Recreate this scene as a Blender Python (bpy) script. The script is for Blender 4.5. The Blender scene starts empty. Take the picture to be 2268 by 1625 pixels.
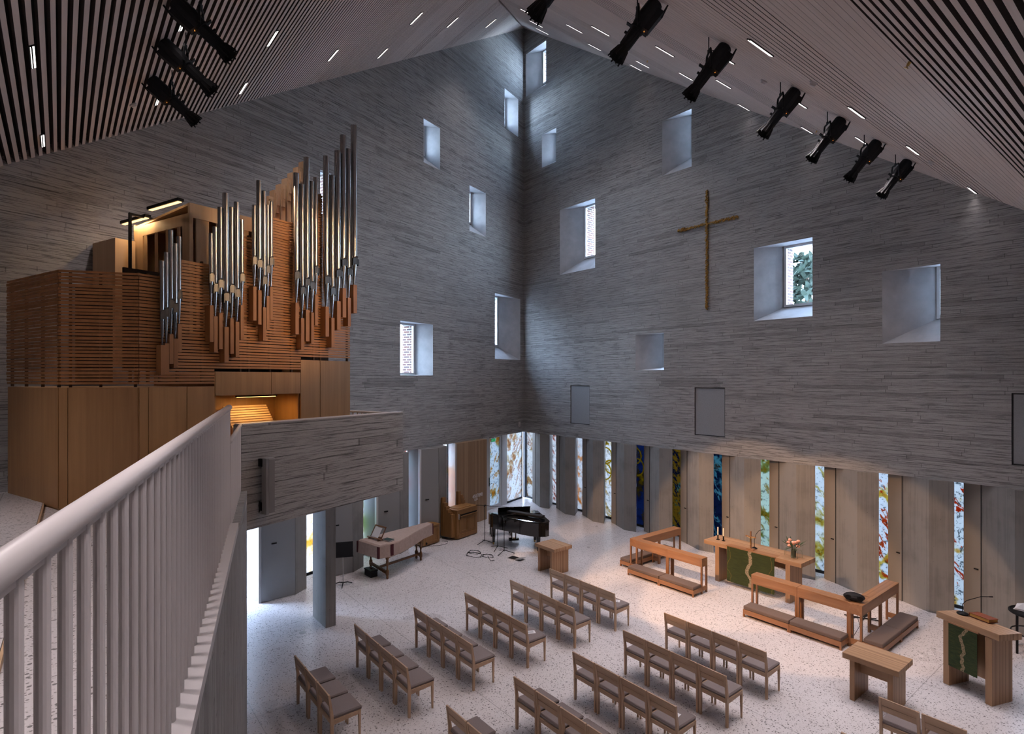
import bpy, bmesh, math, random
from mathutils import Vector, Matrix
random.seed(7)
S = bpy.context.scene
COL = S.collection
PI = math.pi

# ------------------------------------------------------------------ mesh helpers
class MB:
    def __init__(s): s.v = []; s.f = []; s.m = []; s.M = None
    def _add(s, vs, fs, mat=0):
        b = len(s.v)
        s.v.extend([tuple(s.M @ Vector(p)) if s.M else tuple(p) for p in vs])
        for f in fs: s.f.append([b + i for i in f]); s.m.append(mat)
    def box(s, x0, x1, y0, y1, z0, z1, mat=0):
        s.hexa([(x0,y0,z0),(x1,y0,z0),(x1,y1,z0),(x0,y1,z0),(x0,y0,z1),(x1,y0,z1),(x1,y1,z1),(x0,y1,z1)], mat); return s
    def hexa(s, p, mat=0):
        s._add(p, [(3,2,1,0),(4,5,6,7),(0,1,5,4),(1,2,6,5),(2,3,7,6),(3,0,4,7)], mat); return s
    def prism(s, poly, z0, z1, mat=0):
        n = len(poly)
        s._add([(x,y,z0) for x,y in poly] + [(x,y,z1) for x,y in poly],
               [list(range(n))[::-1], list(range(n, 2*n))] + [(i,(i+1)%n,n+(i+1)%n,n+i) for i in range(n)], mat); return s
    def ext(s, poly, axis, a0, a1, mat=0):          # polygon extruded along x ('x': poly = (y,z)) or y ('y': poly = (x,z))
        n = len(poly)
        g = (lambda p, a: (a, p[0], p[1])) if axis == 'x' else (lambda p, a: (p[0], a, p[1]))
        s._add([g(p, a0) for p in poly] + [g(p, a1) for p in poly],
               [list(range(n))[::-1], list(range(n, 2*n))] + [(i,(i+1)%n,n+(i+1)%n,n+i) for i in range(n)], mat); return s
    def quad(s, p, mat=0): s._add(p, [tuple(range(len(p)))], mat); return s
    def cyl(s, p0, p1, r0, r1=None, n=12, mat=0, caps=True):
        r1 = r0 if r1 is None else r1
        p0 = Vector(p0); p1 = Vector(p1); d = (p1-p0).normalized()
        a = d.orthogonal().normalized(); b = d.cross(a)
        vs = []
        for p, r in ((p0,r0),(p1,r1)):
            for i in range(n):
                t = 2*PI*i/n; vs.append(tuple(p + a*math.cos(t)*r + b*math.sin(t)*r))
        fs = [(i,(i+1)%n,n+(i+1)%n,n+i) for i in range(n)]
        if caps: fs += [list(range(n))[::-1], list(range(n,2*n))]
        s._add(vs, fs, mat); return s
    def tube(s, pts, r, n=8, mat=0):
        pts = [Vector(p) for p in pts]; rings = []
        ref = None
        for i, p in enumerate(pts):
            d = (pts[min(i+1,len(pts)-1)] - pts[max(i-1,0)]).normalized()
            a = d.orthogonal().normalized() if ref is None else (ref - d*ref.dot(d)).normalized()
            ref = a; b = d.cross(a)
            rr = r[i] if isinstance(r, (list,tuple)) else r
            rings.append([tuple(p + a*math.cos(2*PI*k/n)*rr + b*math.sin(2*PI*k/n)*rr) for k in range(n)])
        vs = [v for R in rings for v in R]; fs = []
        for i in range(len(pts)-1):
            for k in range(n): fs.append((i*n+k, i*n+(k+1)%n, (i+1)*n+(k+1)%n, (i+1)*n+k))
        fs += [list(range(n))[::-1], list(range((len(pts)-1)*n, len(pts)*n))]
        s._add(vs, fs, mat); return s
    def lathe(s, prof, c=(0,0,0), n=16, mat=0):
        vs = []; fs = []
        for r, z in prof:
            for k in range(n): vs.append((c[0]+r*math.cos(2*PI*k/n), c[1]+r*math.sin(2*PI*k/n), c[2]+z))
        for i in range(len(prof)-1):
            for k in range(n): fs.append((i*n+k, i*n+(k+1)%n, (i+1)*n+(k+1)%n, (i+1)*n+k))
        fs += [list(range(n))[::-1], list(range((len(prof)-1)*n, len(prof)*n))]
        s._add(vs, fs, mat); return s
    def ball(s, c, rx, ry=None, rz=None, n=10, mat=0):
        ry = ry or rx; rz = rz or rx
        s2 = []
        m = n//2
        vs = [(c[0],c[1],c[2]-rz)]
        for i in range(1, m):
            t = PI*i/m
            for k in range(n):
                vs.append((c[0]+rx*math.sin(t)*math.cos(2*PI*k/n), c[1]+ry*math.sin(t)*math.sin(2*PI*k/n), c[2]-rz*math.cos(t)))
        vs.append((c[0],c[1],c[2]+rz)); fs = []
        for k in range(n): fs.append((0, 1+(k+1)%n, 1+k))
        for i in range(m-2):
            for k in range(n): fs.append((1+i*n+k, 1+i*n+(k+1)%n, 1+(i+1)*n+(k+1)%n, 1+(i+1)*n+k))
        L = len(vs)-1; b = 1+(m-2)*n
        for k in range(n): fs.append((b+k, b+(k+1)%n, L))
        s._add(vs, fs, mat); return s

def mesh(name, mb, mats, smooth=False):
    me = bpy.data.meshes.new(name)
    me.from_pydata(mb.v, [], mb.f)
    if not isinstance(mats, (list,tuple)): mats = [mats]
    for m in mats: me.materials.append(m)
    if len(mats) > 1: me.polygons.foreach_set('material_index', mb.m)
    bm = bmesh.new(); bm.from_mesh(me); bmesh.ops.recalc_face_normals(bm, faces=bm.faces); bm.to_mesh(me); bm.free()
    if smooth: me.polygons.foreach_set('use_smooth', [True]*len(me.polygons))
    me.update(); return me

def obj(name, mb, mats, parent=None, smooth=False, bevel=0, loc=None, rotz=0, auto=False):
    o = bpy.data.objects.new(name, mesh(name, mb, mats, smooth or auto)); COL.objects.link(o)
    if parent: o.parent = parent
    if loc: o.location = loc
    if rotz: o.rotation_euler = (0,0,rotz)
    if bevel:
        b = o.modifiers.new('edge', 'BEVEL'); b.width = bevel; b.segments = 2; b.limit_method = 'ANGLE'; b.angle_limit = math.radians(50)
    if auto:
        e = o.modifiers.new('split', 'EDGE_SPLIT'); e.split_angle = math.radians(40)
    return o
def tag(o, label, cat, group=None):
    o['label'] = label; o['category'] = cat
    if group: o['group'] = group
    return o
def thing(name, label, cat, loc=(0,0,0), rotz=0, group=None):
    o = bpy.data.objects.new(name, None); COL.objects.link(o); o.empty_display_size = .1
    o.location = loc; o.rotation_euler = (0,0,rotz)
    return tag(o, label, cat, group)
def struct(name, mb, mats, loc=None, rotz=0, parent=None, bevel=0):
    o = obj(name, mb, mats, parent, loc=loc, rotz=rotz, bevel=bevel)
    if not parent: o['kind'] = 'structure'
    return o
def dup(root, loc, rotz=None, label=None, group=None):
    r = root.copy(); COL.objects.link(r); r.location = loc
    if rotz is not None: r.rotation_euler = (0,0,rotz)
    if label: r['label'] = label
    if group: r['group'] = group
    for ch in list(root.children):
        c = ch.copy(); COL.objects.link(c); c.parent = r
        for g in list(ch.children):
            d = g.copy(); COL.objects.link(d); d.parent = c
    return r

# ------------------------------------------------------------------ materials
class NT:
    def __init__(s, name):
        s.mat = bpy.data.materials.new(name); s.mat.use_nodes = True
        s.t = s.mat.node_tree; s.t.nodes.clear()
        s.out = s.t.nodes.new('ShaderNodeOutputMaterial')
        s._c = None
    def n(s, typ, **kw):
        nd = s.t.nodes.new('ShaderNode'+typ)
        for k, v in kw.items():
            if k.startswith('i_'):
                key = k[2:]; key = int(key) if key.isdigit() else key.replace('_', ' ')
                s.set(nd, key, v)
            else: setattr(nd, k, v)
        return nd
    def set(s, nd, key, v):
        if isinstance(v, bpy.types.NodeSocket): s.t.links.new(v, nd.inputs[key])
        else: nd.inputs[key].default_value = v
    def math(s, op, a, b=0., c=None):
        nd = s.t.nodes.new('ShaderNodeMath'); nd.operation = op
        s.set(nd, 0, a); s.set(nd, 1, b)
        if c is not None: s.set(nd, 2, c)
        return nd.outputs[0]
    def coord(s):
        if s._c is None:
            tc = s.n('TexCoord'); sp = s.n('SeparateXYZ', i_0=tc.outputs['Object'])
            s._c = (tc.outputs['Object'], sp.outputs[0], sp.outputs[1], sp.outputs[2])
        return s._c
    def xyz(s, x, y, z): return s.n('CombineXYZ', i_0=x, i_1=y, i_2=z).outputs[0]
    def noise(s, vec, scale, detail=3, rough=.55):
        return s.n('TexNoise', i_Vector=vec, i_Scale=scale, i_Detail=detail, i_Roughness=rough).outputs[0]
    def white(s, vec): return s.n('TexWhiteNoise', noise_dimensions='3D', i_Vector=vec).outputs[0]
    def scaled(s, sc):
        return s.n('Mapping', i_Vector=s.coord()[0], i_Scale=sc).outputs[0]
    def ramp(s, fac, stops, interp='LINEAR'):
        r = s.n('ValToRGB', i_0=fac); r.color_ramp.interpolation = interp
        e = r.color_ramp.elements
        while len(e) < len(stops): e.new(.5)
        for el, (p, c) in zip(e, stops): el.position = p; el.color = (*c, 1) if len(c) == 3 else c
        return r.outputs[0]
    def mixc(s, fac, a, b, mode='MIX'):
        m = s.n('Mix', data_type='RGBA', blend_type=mode)
        s.set(m, 0, fac)
        for k, v in ((6,a),(7,b)):
            s.set(m, k, (*v,1) if isinstance(v, tuple) and len(v) == 3 else v)
        return m.outputs[2]
    def bsdf(s, color, rough=.6, metal=0., bump=None, bstr=.3, bdist=.01, **kw):
        b = s.n('BsdfPrincipled')
        s.set(b, 'Base Color', (*color,1) if isinstance(color, tuple) and len(color) == 3 else color)
        s.set(b, 'Roughness', rough); s.set(b, 'Metallic', metal)
        for k, v in kw.items(): s.set(b, k.replace('_',' '), v)
        if bump is not None:
            bp = s.n('Bump', i_Height=bump, i_Strength=bstr, i_Distance=bdist); s.set(b, 'Normal', bp.outputs[0])
        s.t.links.new(b.outputs[0], s.out.inputs[0]); return s.mat

def plain(name, color, rough=.5, metal=0., **kw): return NT(name).bsdf(color, rough, metal, **kw)

def board_concrete(name, u=1, v=3, row=.085, length=2.2, tint=(1,1,1), base=.26):
    t = NT(name); P = t.coord(); cu, cv = P[u], P[v]
    q = t.math('DIVIDE', cv, row); r = t.math('FLOOR', q); fr = t.math('FRACT', q)
    off = t.math('MULTIPLY', t.white(t.xyz(r, 3.3, .7)), 9.)
    cu2 = t.math('DIVIDE', t.math('ADD', cu, off), length)
    c = t.math('FLOOR', cu2); fc = t.math('FRACT', cu2)
    w1 = t.white(t.xyz(r, c, 1.3)); w2 = t.white(t.xyz(r, c, 7.7))
    st = t.noise(t.xyz(t.math('MULTIPLY', cu, 1.1), t.math('MULTIPLY', cv, 16.), 2.), 1.5, 3, .7)
    ln = t.noise(t.xyz(t.math('MULTIPLY', cu, .9), t.math('MULTIPLY', r, 3.1), 5.), 1.3, 2, .6)
    big = t.noise(P[0], .20, 3, .62)
    fine = t.noise(P[0], 34., 1, .65)
    dark = t.math('MULTIPLY', t.math('LESS_THAN', w2, .085), t.math('MULTIPLY', st, .5))
    g1 = t.math('LESS_THAN', fr, t.math('MULTIPLY', t.math('SUBTRACT', ln, .36), .42))
    g2 = t.math('MULTIPLY', t.math('LESS_THAN', fc, .007), .6)
    s2 = t.noise(t.xyz(t.math('MULTIPLY', cu, 1.7), t.math('MULTIPLY', cv, 44.), 9.), 1., 3, .68)
    sk = t.ramp(s2, [(.50, (0,0,0)), (.61, (1,1,1))])
    grv = t.math('MULTIPLY', t.math('MAXIMUM', g1, g2), t.math('ADD', .3, t.math('MULTIPLY', st, .9)))
    val = t.math('ADD', .84, t.math('MULTIPLY', w1, .16))
    val = t.math('MULTIPLY', val, t.math('ADD', .70, t.math('MULTIPLY', st, .6)))
    val = t.math('MULTIPLY', val, t.math('ADD', .62, t.math('MULTIPLY', big, .76)))
    val = t.math('MULTIPLY', val, t.math('ADD', .80, t.math('MULTIPLY', fine, .4)))
    val = t.math('MULTIPLY', val, t.math('SUBTRACT', 1., dark))
    val = t.math('MULTIPLY', val, t.math('SUBTRACT', 1., t.math('MULTIPLY', sk, t.math('MULTIPLY', big, 1.0))))
    val = t.math('MULTIPLY', val, t.math('SUBTRACT', 1., t.math('MULTIPLY', grv, .9)))
    col = t.ramp(val, [(0, (.012*tint[0],.012*tint[1],.012*tint[2])), (1.3/1.35, (base*1.42*tint[0], base*1.38*tint[1], base*1.36*tint[2]))])
    h = t.math('SUBTRACT', t.math('ADD', t.math('MULTIPLY', w1, .5), t.math('MULTIPLY', fine, .4)), t.math('MULTIPLY', grv, 1.2))
    return t.bsdf(col, .8, bump=h, bstr=.6, bdist=.010)

def pier_concrete(name, base=.215, seams=.11):
    """fair-faced concrete cast against upright boards: faint vertical streaks, a few seams, cloudy patches"""
    t = NT(name); P = t.coord()
    h = t.math('ADD', P[1], t.math('MULTIPLY', P[2], .8))
    st = t.noise(t.xyz(t.math('MULTIPLY', h, 26.), t.math('MULTIPLY', P[3], .6), 1.), 1., 3, .7)
    cl = t.noise(P[0], 1.6, 4, .6)
    q = t.math('DIVIDE', h, seams); r = t.math('FLOOR', q)
    wt = t.white(t.xyz(r, 2.2, .4))
    seam = t.math('MULTIPLY', t.math('LESS_THAN', t.math('FRACT', q), .045), t.math('LESS_THAN', wt, .55))
    pit = t.n('TexVoronoi', i_Vector=P[0], i_Scale=9.)
    pits = t.math('MULTIPLY', t.math('LESS_THAN', pit.outputs['Distance'], .07), t.math('GREATER_THAN', t.n('SeparateColor', i_0=pit.outputs['Color']).outputs[0], .72))
    val = t.math('MULTIPLY', t.math('ADD', .60, t.math('MULTIPLY', st, .8)), t.math('ADD', .52, t.math('MULTIPLY', cl, .96)))
    val = t.math('MULTIPLY', val, t.math('ADD', .93, t.math('MULTIPLY', wt, .1)))
    val = t.math('MULTIPLY', val, t.math('SUBTRACT', 1., t.math('MULTIPLY', seam, .22)))
    val = t.math('MULTIPLY', val, t.math('SUBTRACT', 1., t.math('MULTIPLY', pits, .6)))
    col = t.ramp(val, [(0, (.01,.01,.01)), (1, (base*1.08, base*1.03, base*.98))])
    return t.bsdf(col, .75, bump=t.math('SUBTRACT', st, seam), bstr=.25, bdist=.006)

def wood(name, c1, c2, axis=3, sc=14., rough=.45, strips=None, rings=.5):
    t = NT(name); k = [sc]*3; k[axis-1] = sc*.07
    v = t.scaled(tuple(k))
    n1 = t.noise(v, 1., 4, .6)
    k2 = [sc*4.5]*3; k2[axis-1] = sc*.1
    n2 = t.noise(t.scaled(tuple(k2)), 1., 2, .5)
    f = t.math('ADD', t.math('MULTIPLY', n1, 1-rings*.5), t.math('MULTIPLY', n2, rings*.5))
    if strips:
        ax, w = strips; P = t.coord()
        q = t.math('FLOOR', t.math('DIVIDE', P[ax], w))
        f = t.math('ADD', t.math('MULTIPLY', f, .55), t.math('MULTIPLY', t.white(t.xyz(q, 1.7, .3)), .42))
    col = t.ramp(f, [(.28, c1), (.72, c2)])
    return t.bsdf(col, rough, bump=n2, bstr=.08, bdist=.004)

def emit(name, color, strength):
    t = NT(name); e = t.n('Emission'); e.inputs[0].default_value = (*color,1); e.inputs[1].default_value = strength
    t.t.links.new(e.outputs[0], t.out.inputs[0]); return t.mat

def led_strip():
    t = NT('led_cells'); P = t.coord()
    fr = t.math('FRACT', t.math('MULTIPLY', P[1], 24.))
    on = t.math('MULTIPLY', t.math('LESS_THAN', fr, .62), 4.)
    e = t.n('Emission'); e.inputs[0].default_value = (1,.93,.88,1); t.set(e, 1, on)
    t.t.links.new(e.outputs[0], t.out.inputs[0]); return t.mat

def terrazzo():
    t = NT('terrazzo'); P = t.coord()
    def chips(sc, thr, keep):
        vo = t.n('TexVoronoi', i_Vector=P[0], i_Scale=sc, i_Randomness=1.)
        return t.math('MULTIPLY', t.math('LESS_THAN', vo.outputs['Distance'], thr), t.math('GREATER_THAN', t.n('SeparateColor', i_0=vo.outputs['Color']).outputs[0], keep))
    a = chips(15., .20, .18); b = chips(29., .27, .25); c = chips(50., .34, .3)
    big = t.noise(P[0], .5, 3, .6)
    col = t.ramp(big, [(.3, (.62,.585,.59)), (.7, (.71,.675,.68))])
    col = t.mixc(t.math('MULTIPLY', c, .45), col, (.33,.30,.29))
    col = t.mixc(t.math('MULTIPLY', b, .8), col, (.16,.14,.135))
    col = t.mixc(t.math('MULTIPLY', a, .85), col, (.07,.062,.06))
    # thin movement joints, a diagonal grid
    j = []
    for (kx, ky, w, ph) in ((1, 0, 3.1, 2.15), (0, 1, 3.1, 2.7)):
        q = t.math('ADD', t.math('MULTIPLY', P[1], kx), t.math('MULTIPLY', P[2], ky))
        j.append(t.math('LESS_THAN', t.math('FRACT', t.math('DIVIDE', t.math('ADD', q, 60+ph), w)), .0035))
    jj = t.math('MAXIMUM', j[0], j[1])
    col = t.mixc(t.math('MULTIPLY', jj, .6), col, (.12,.11,.11))
    return t.bsdf(col, t.math('ADD', .2, t.math('MULTIPLY', big, .22)), bump=a, bstr=.03, bdist=.002)

def brick(name='red_brick', c1=(.10,.035,.022), c2=(.05,.03,.028), mo=(.42,.42,.41)):
    t = NT(name); P = t.coord()
    vec = t.xyz(t.math('ADD', P[1], P[2]), P[3], 0.)
    b = t.n('TexBrick', i_Vector=vec, i_Scale=1., i_Mortar_Size=.012, i_Brick_Width=.26, i_Row_Height=.085)
    b.inputs['Color1'].default_value = (*c1,1); b.inputs['Color2'].default_value = (*c2,1); b.inputs['Mortar'].default_value = (*mo,1)
    return t.bsdf(b.outputs[0], .85)

def glass():
    t = NT('clear_glass')
    a = t.n('BsdfTransparent'); a.inputs[0].default_value = (.93,.97,.98,1)
    g = t.n('BsdfGlossy'); g.inputs['Roughness'].default_value = .03
    m = t.n('MixShader', i_0=.05); t.t.links.new(a.outputs[0], m.inputs[1]); t.t.links.new(g.outputs[0], m.inputs[2])
    t.t.links.new(m.outputs[0], t.out.inputs[0]); return t.mat

def stained(name, seed, base, cols, ink=.5, rings=(), dark=.21):
    """painted art glass: pale ground, drifting colour washes, ink marks, bands; rings = (x, z, r) painted hoops"""
    t = NT(name); P = t.coord()
    v = t.xyz(P[1], t.math('ADD', P[2], seed*3.7), P[3])
    n = t.noise(v, 2.6, 3, .65); n2 = t.noise(t.xyz(P[1], seed*1.9, P[3]), .95, 2, .5)
    st = [(0, base), (.545, base)]
    for i, c in enumerate(cols): st.append((.585+.20*i/len(cols), c))
    col = t.ramp(t.math('ADD', t.math('MULTIPLY', n, .55), t.math('MULTIPLY', n2, .5)), st)
    w = t.noise(t.xyz(t.math('ADD', P[1], t.math('MULTIPLY', P[3], .55)), seed*5.1, t.math('MULTIPLY', P[3], .45)), 4.4, 3, .7)
    mark = t.ramp(w, [(.555, (0,0,0)), (.57, (1,1,1)), (.62, (1,1,1)), (.635, (0,0,0))])
    col = t.mixc(t.math('MULTIPLY', mark, min(1., ink*1.5)), col, cols[1])
    f = t.noise(t.xyz(P[1], seed*2.2, P[3]), 13., 3, .75)
    fl = t.ramp(f, [(.575, (0,0,0)), (.61, (1,1,1))])
    col = t.mixc(t.math('MULTIPLY', fl, ink), col, (.05,.09,.10))
    for (cx, cz, r) in rings:
        dd = t.math('SQRT', t.math('ADD', t.math('POWER', t.math('SUBTRACT', P[1], cx), 2.), t.math('POWER', t.math('SUBTRACT', P[3], cz), 2.)))
        col = t.mixc(t.math('LESS_THAN', t.math('ABSOLUTE', t.math('SUBTRACT', dd, r)), .025), col, (.55,.40,.03))
    dens = t.mixc(1., col, (dark,dark,dark), 'MULTIPLY')
    a = t.n('BsdfTransparent', i_Color=dens); b = t.n('BsdfTranslucent', i_Color=dens)
    m = t.n('MixShader', i_0=.45); t.t.links.new(a.outputs[0], m.inputs[1]); t.t.links.new(b.outputs[0], m.inputs[2])
    t.t.links.new(m.outputs[0], t.out.inputs[0]); return t.mat

def green_cloth():
    t = NT('green_antependium'); P = t.coord()
    weave = t.noise(t.scaled((4., 4., 90.)), 1., 3, .6)
    col = t.ramp(weave, [(.3, (.022,.034,.006)), (.7, (.045,.058,.011))])
    wav = t.noise(t.xyz(0., 3.1, t.math('MULTIPLY', P[3], 3.2)), 1., 2, .5)
    xc = t.math('ADD', P[1], t.math('MULTIPLY', t.math('SUBTRACT', wav, .5), .42))
    fl = t.noise(t.scaled((60.,60.,60.)), 1., 3, .7)
    s1 = t.math('MULTIPLY', t.math('LESS_THAN', t.math('ABSOLUTE', xc), .045), t.math('GREATER_THAN', fl, .44))
    col = t.mixc(s1, col, (.36,.28,.18))
    for dx in (-.54, .54):
        s2 = t.math('MULTIPLY', t.math('LESS_THAN', t.math('ABSOLUTE', t.math('ADD', xc, dx)), .007), t.math('GREATER_THAN', fl, .40))
        col = t.mixc(s2, col, (.13,.095,.015))
    return t.bsdf(col, .9)

def woven_cloth():
    t = NT('green_woven_hanging'); P = t.coord()
    weave = t.noise(t.scaled((9., 9., 110.)), 1., 3, .6)
    col = t.ramp(weave, [(.25, (.008,.018,.006)), (.55, (.03,.05,.012)), (.75, (.10,.07,.012))])
    wav = t.noise(t.xyz(0., 8.1, t.math('MULTIPLY', P[3], 3.)), 1., 2, .5)
    xc = t.math('ADD', P[1], t.math('MULTIPLY', t.math('SUBTRACT', wav, .5), .45))
    fl = t.noise(t.scaled((70.,70.,70.)), 1., 3, .7)
    s1 = t.math('MULTIPLY', t.math('LESS_THAN', t.math('ABSOLUTE', xc), .028), t.math('GREATER_THAN', fl, .45))
    return t.bsdf(t.mixc(s1, col, (.33,.24,.14)), .9)

def mottled(name, c1, c2, scale=6., rough=.7, bstr=.05):
    t = NT(name); n = t.noise(t.coord()[0], scale, 4, .6)
    return t.bsdf(t.ramp(n, [(.3, c1), (.7, c2)]), rough, bump=n, bstr=bstr)

M_CONC = board_concrete('board_marked_concrete')
M_CONCP = board_concrete('balcony_concrete', row=.13, length=6., base=.27)
M_PIER = pier_concrete('upright_board_concrete')
M_REVEAL = mottled('smooth_concrete', (.36,.36,.37), (.47,.47,.48), 2.5, .75)
M_FLOOR = terrazzo()
M_GFLOOR = M_FLOOR
M_CEIL = wood('pale_ceiling_spruce', (.58,.495,.46), (.70,.61,.57), axis=1, sc=9., rough=.7)
M_CEILR = wood('pale_ceiling_spruce_cross', (.58,.495,.46), (.70,.61,.57), axis=2, sc=9., rough=.7)
M_VOID = plain('dark_acoustic_felt', (.006,.006,.006), .95)
M_GAPSHADE = plain('batten_side_gap_shade', (.03,.02,.017), .9)  # shade between the battens, painted as a near-black colour on their sides
M_LED = led_strip()
M_BLACK = plain('black_metal', (.008,.008,.009), .55, Specular_IOR_Level=.2)
M_BLACKSAT = plain('black_plastic', (.014,.014,.016), .6, Specular_IOR_Level=.2)
M_PIANO = plain('black_lacquer', (.006,.006,.007), .06, Coat_Weight=.6)
M_STEEL = plain('polished_tin', (.40,.40,.405), .2, 1.)
M_STEELD = plain('tin_mouth', (.11,.11,.113), .32, 1.)
M_GREYP = mottled('grey_acoustic_felt', (.25,.26,.275), (.30,.31,.325), 60., .9)
M_DARKJ = plain('dark_joint', (.03,.03,.032), .8)
M_DOORG = plain('warm_grey_lacquer', (.255,.225,.195), .5)
M_DOORL = plain('cool_grey_lacquer', (.27,.275,.28), .5)
M_FRAME = plain('pale_window_frame', (.62,.63,.64), .4)
M_WHITE = plain('white_paint', (.58,.55,.55), .4)
M_RAIL = plain('warm_white_paint', (.66,.61,.60), .36)
M_GLASS = glass()
M_BRICK = brick()
M_BRICKL = brick('pale_jointed_brick', (.34,.15,.10), (.22,.13,.11), (.75,.75,.73))
M_OAKC = wood('oak_chair', (.42,.275,.175), (.58,.41,.28), axis=3, sc=16., rough=.5)
M_OAKX = wood('oak_chair_cross', (.40,.26,.165), (.56,.39,.265), axis=1, sc=16., rough=.5)
M_TAUPE = mottled('taupe_wool', (.19,.155,.15), (.24,.20,.195), 90., .95)
M_TAUPEB = mottled('brown_kneeler_wool', (.125,.088,.074), (.16,.115,.098), 90., .95)
M_ALTX = wood('laminated_oak_along', (.30,.165,.085), (.50,.31,.175), axis=1, sc=10., strips=(2,.035))
M_ALTZ = wood('laminated_oak_upright', (.28,.15,.075), (.46,.28,.155), axis=3, sc=10., strips=(2,.035))
M_ALTF = wood('laminated_oak_upright_face', (.28,.15,.075), (.46,.28,.155), axis=3, sc=10., strips=(1,.035))
M_KNX = wood('reddish_oak_along', (.24,.105,.045), (.40,.20,.095), axis=1, sc=12., rough=.42)
M_KNT = wood('reddish_oak_top', (.25,.115,.05), (.42,.215,.105), axis=1, sc=12., strips=(2,.03), rough=.4)
M_KNZ = wood('reddish_oak_upright', (.22,.095,.04), (.36,.175,.08), axis=3, sc=14., rough=.45)
M_ORGV = wood('oak_veneer', (.33,.17,.065), (.48,.27,.115), axis=3, sc=7., rough=.45)
M_ORGS = wood('oak_slat', (.28,.115,.036), (.46,.21,.075), axis=1, sc=9., rough=.5)
M_ORGB = wood('oak_foot_block', (.26,.11,.038), (.38,.175,.066), axis=3, sc=12., rough=.5)
M_PINE = wood('pale_pine', (.50,.33,.19), (.62,.43,.27), axis=3, sc=6., rough=.55)
M_ORGIN = plain('organ_inside_dark', (.02,.012,.008), .9)
M_CHEST = wood('honey_oak', (.20,.095,.028), (.31,.155,.05), axis=3, sc=12., rough=.45)
M_CHESTT = wood('honey_oak_top', (.23,.11,.034), (.33,.165,.055), axis=1, sc=12., rough=.4)
M_WALNUT = wood('turned_walnut', (.11,.045,.016), (.18,.08,.028), axis=3, sc=20., rough=.4)
M_CLAD = wood('vertical_larch_cladding', (.24,.15,.085), (.36,.235,.14), axis=3, sc=9., strips=(1,.1), rough=.6)
M_COVER = mottled('beige_padded_cover', (.36,.265,.225), (.43,.32,.275), 14., .95, .3)
M_MAROON = plain('maroon_velvet', (.065,.008,.012), .95)
M_PAPER = plain('white_paper', (.75,.74,.76), .7)
M_PRINT = plain('printed_grey', (.4,.4,.42), .8)
M_GOLD = plain('gilded_metal', (.44,.235,.035), .5, .25)
M_BRASS = plain('brass', (.7,.45,.15), .3, 1.)
M_WAX = plain('ivory_wax', (.85,.78,.6), .5)
M_GREEN = mottled('leaf_green', (.02,.05,.018), (.05,.10,.035), 30., .6)
M_ROSE = mottled('salmon_petal', (.75,.30,.20), (.85,.48,.36), 25., .6)
M_RED = mottled('red_leather', (.20,.045,.015), (.30,.08,.03), 20., .45)
M_GILTEDGE = plain('gilt_page_edge', (.55,.33,.08), .5)
M_EXIT = emit('exit_sign_green', (.02,.35,.12), 1.2)
M_WARMLAMP = emit('lamp_lens_warm', (1,.55,.2), .6)
M_BAR = emit('organ_light_bar', (1,.62,.28), 3.)
M_KEYLIT = emit('console_light_bar', (1,.6,.18), 6.)
M_SMALLLED = emit('amber_slit', (1,.35,.06), 2.5)
M_FOLI = mottled('pine_foliage', (.004,.012,.006), (.012,.026,.012), 3., .8)
M_BARK = mottled('pine_bark', (.12,.07,.05), (.25,.16,.11), 6., .9)
M_SNOW = mottled('pale_paving', (.55,.56,.57), (.68,.69,.70), .7, .9)
M_FACADE = plain('white_render', (.75,.76,.76), .8)
M_TEAL = plain('teal_glazing', (.006,.02,.022), .2)
M_CANV = plain('grey_speaker_mesh', (.21,.20,.20), .55)
M_ALU = plain('satin_aluminium', (.45,.44,.44), .4, .7)

# ------------------------------------------------------------------ setting
# World frame: origin at the far corner of the hall on the floor; the altar wall runs along +x at y = 0 (room at y < 0);
# the organ wall leaves the corner along (0.343, -0.939).
AL = math.atan2(-.9393, .343)          # direction of the organ wall
LW = lambda t, off, z=0.: (t*.343 + off*.9393, -t*.9393 + off*.343, z)
ZR = lambda x: 20.23 - .716*x          # roof pitch above the altar side
ZL = lambda y: 20.23 + .703*y          # roof pitch above the organ side

fl = MB(); fl.quad([(-1.2,1.2,0),(24,1.2,0),(24,-24,0),(-1.2,-24,0)][::-1])
struct('floor', fl, M_FLOOR)
g = MB(); g.quad([(-90,-90,-.12),(90,-90,-.12),(90,90,-.12),(-90,90,-.12)])
struct('ground', g, M_SNOW)

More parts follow.
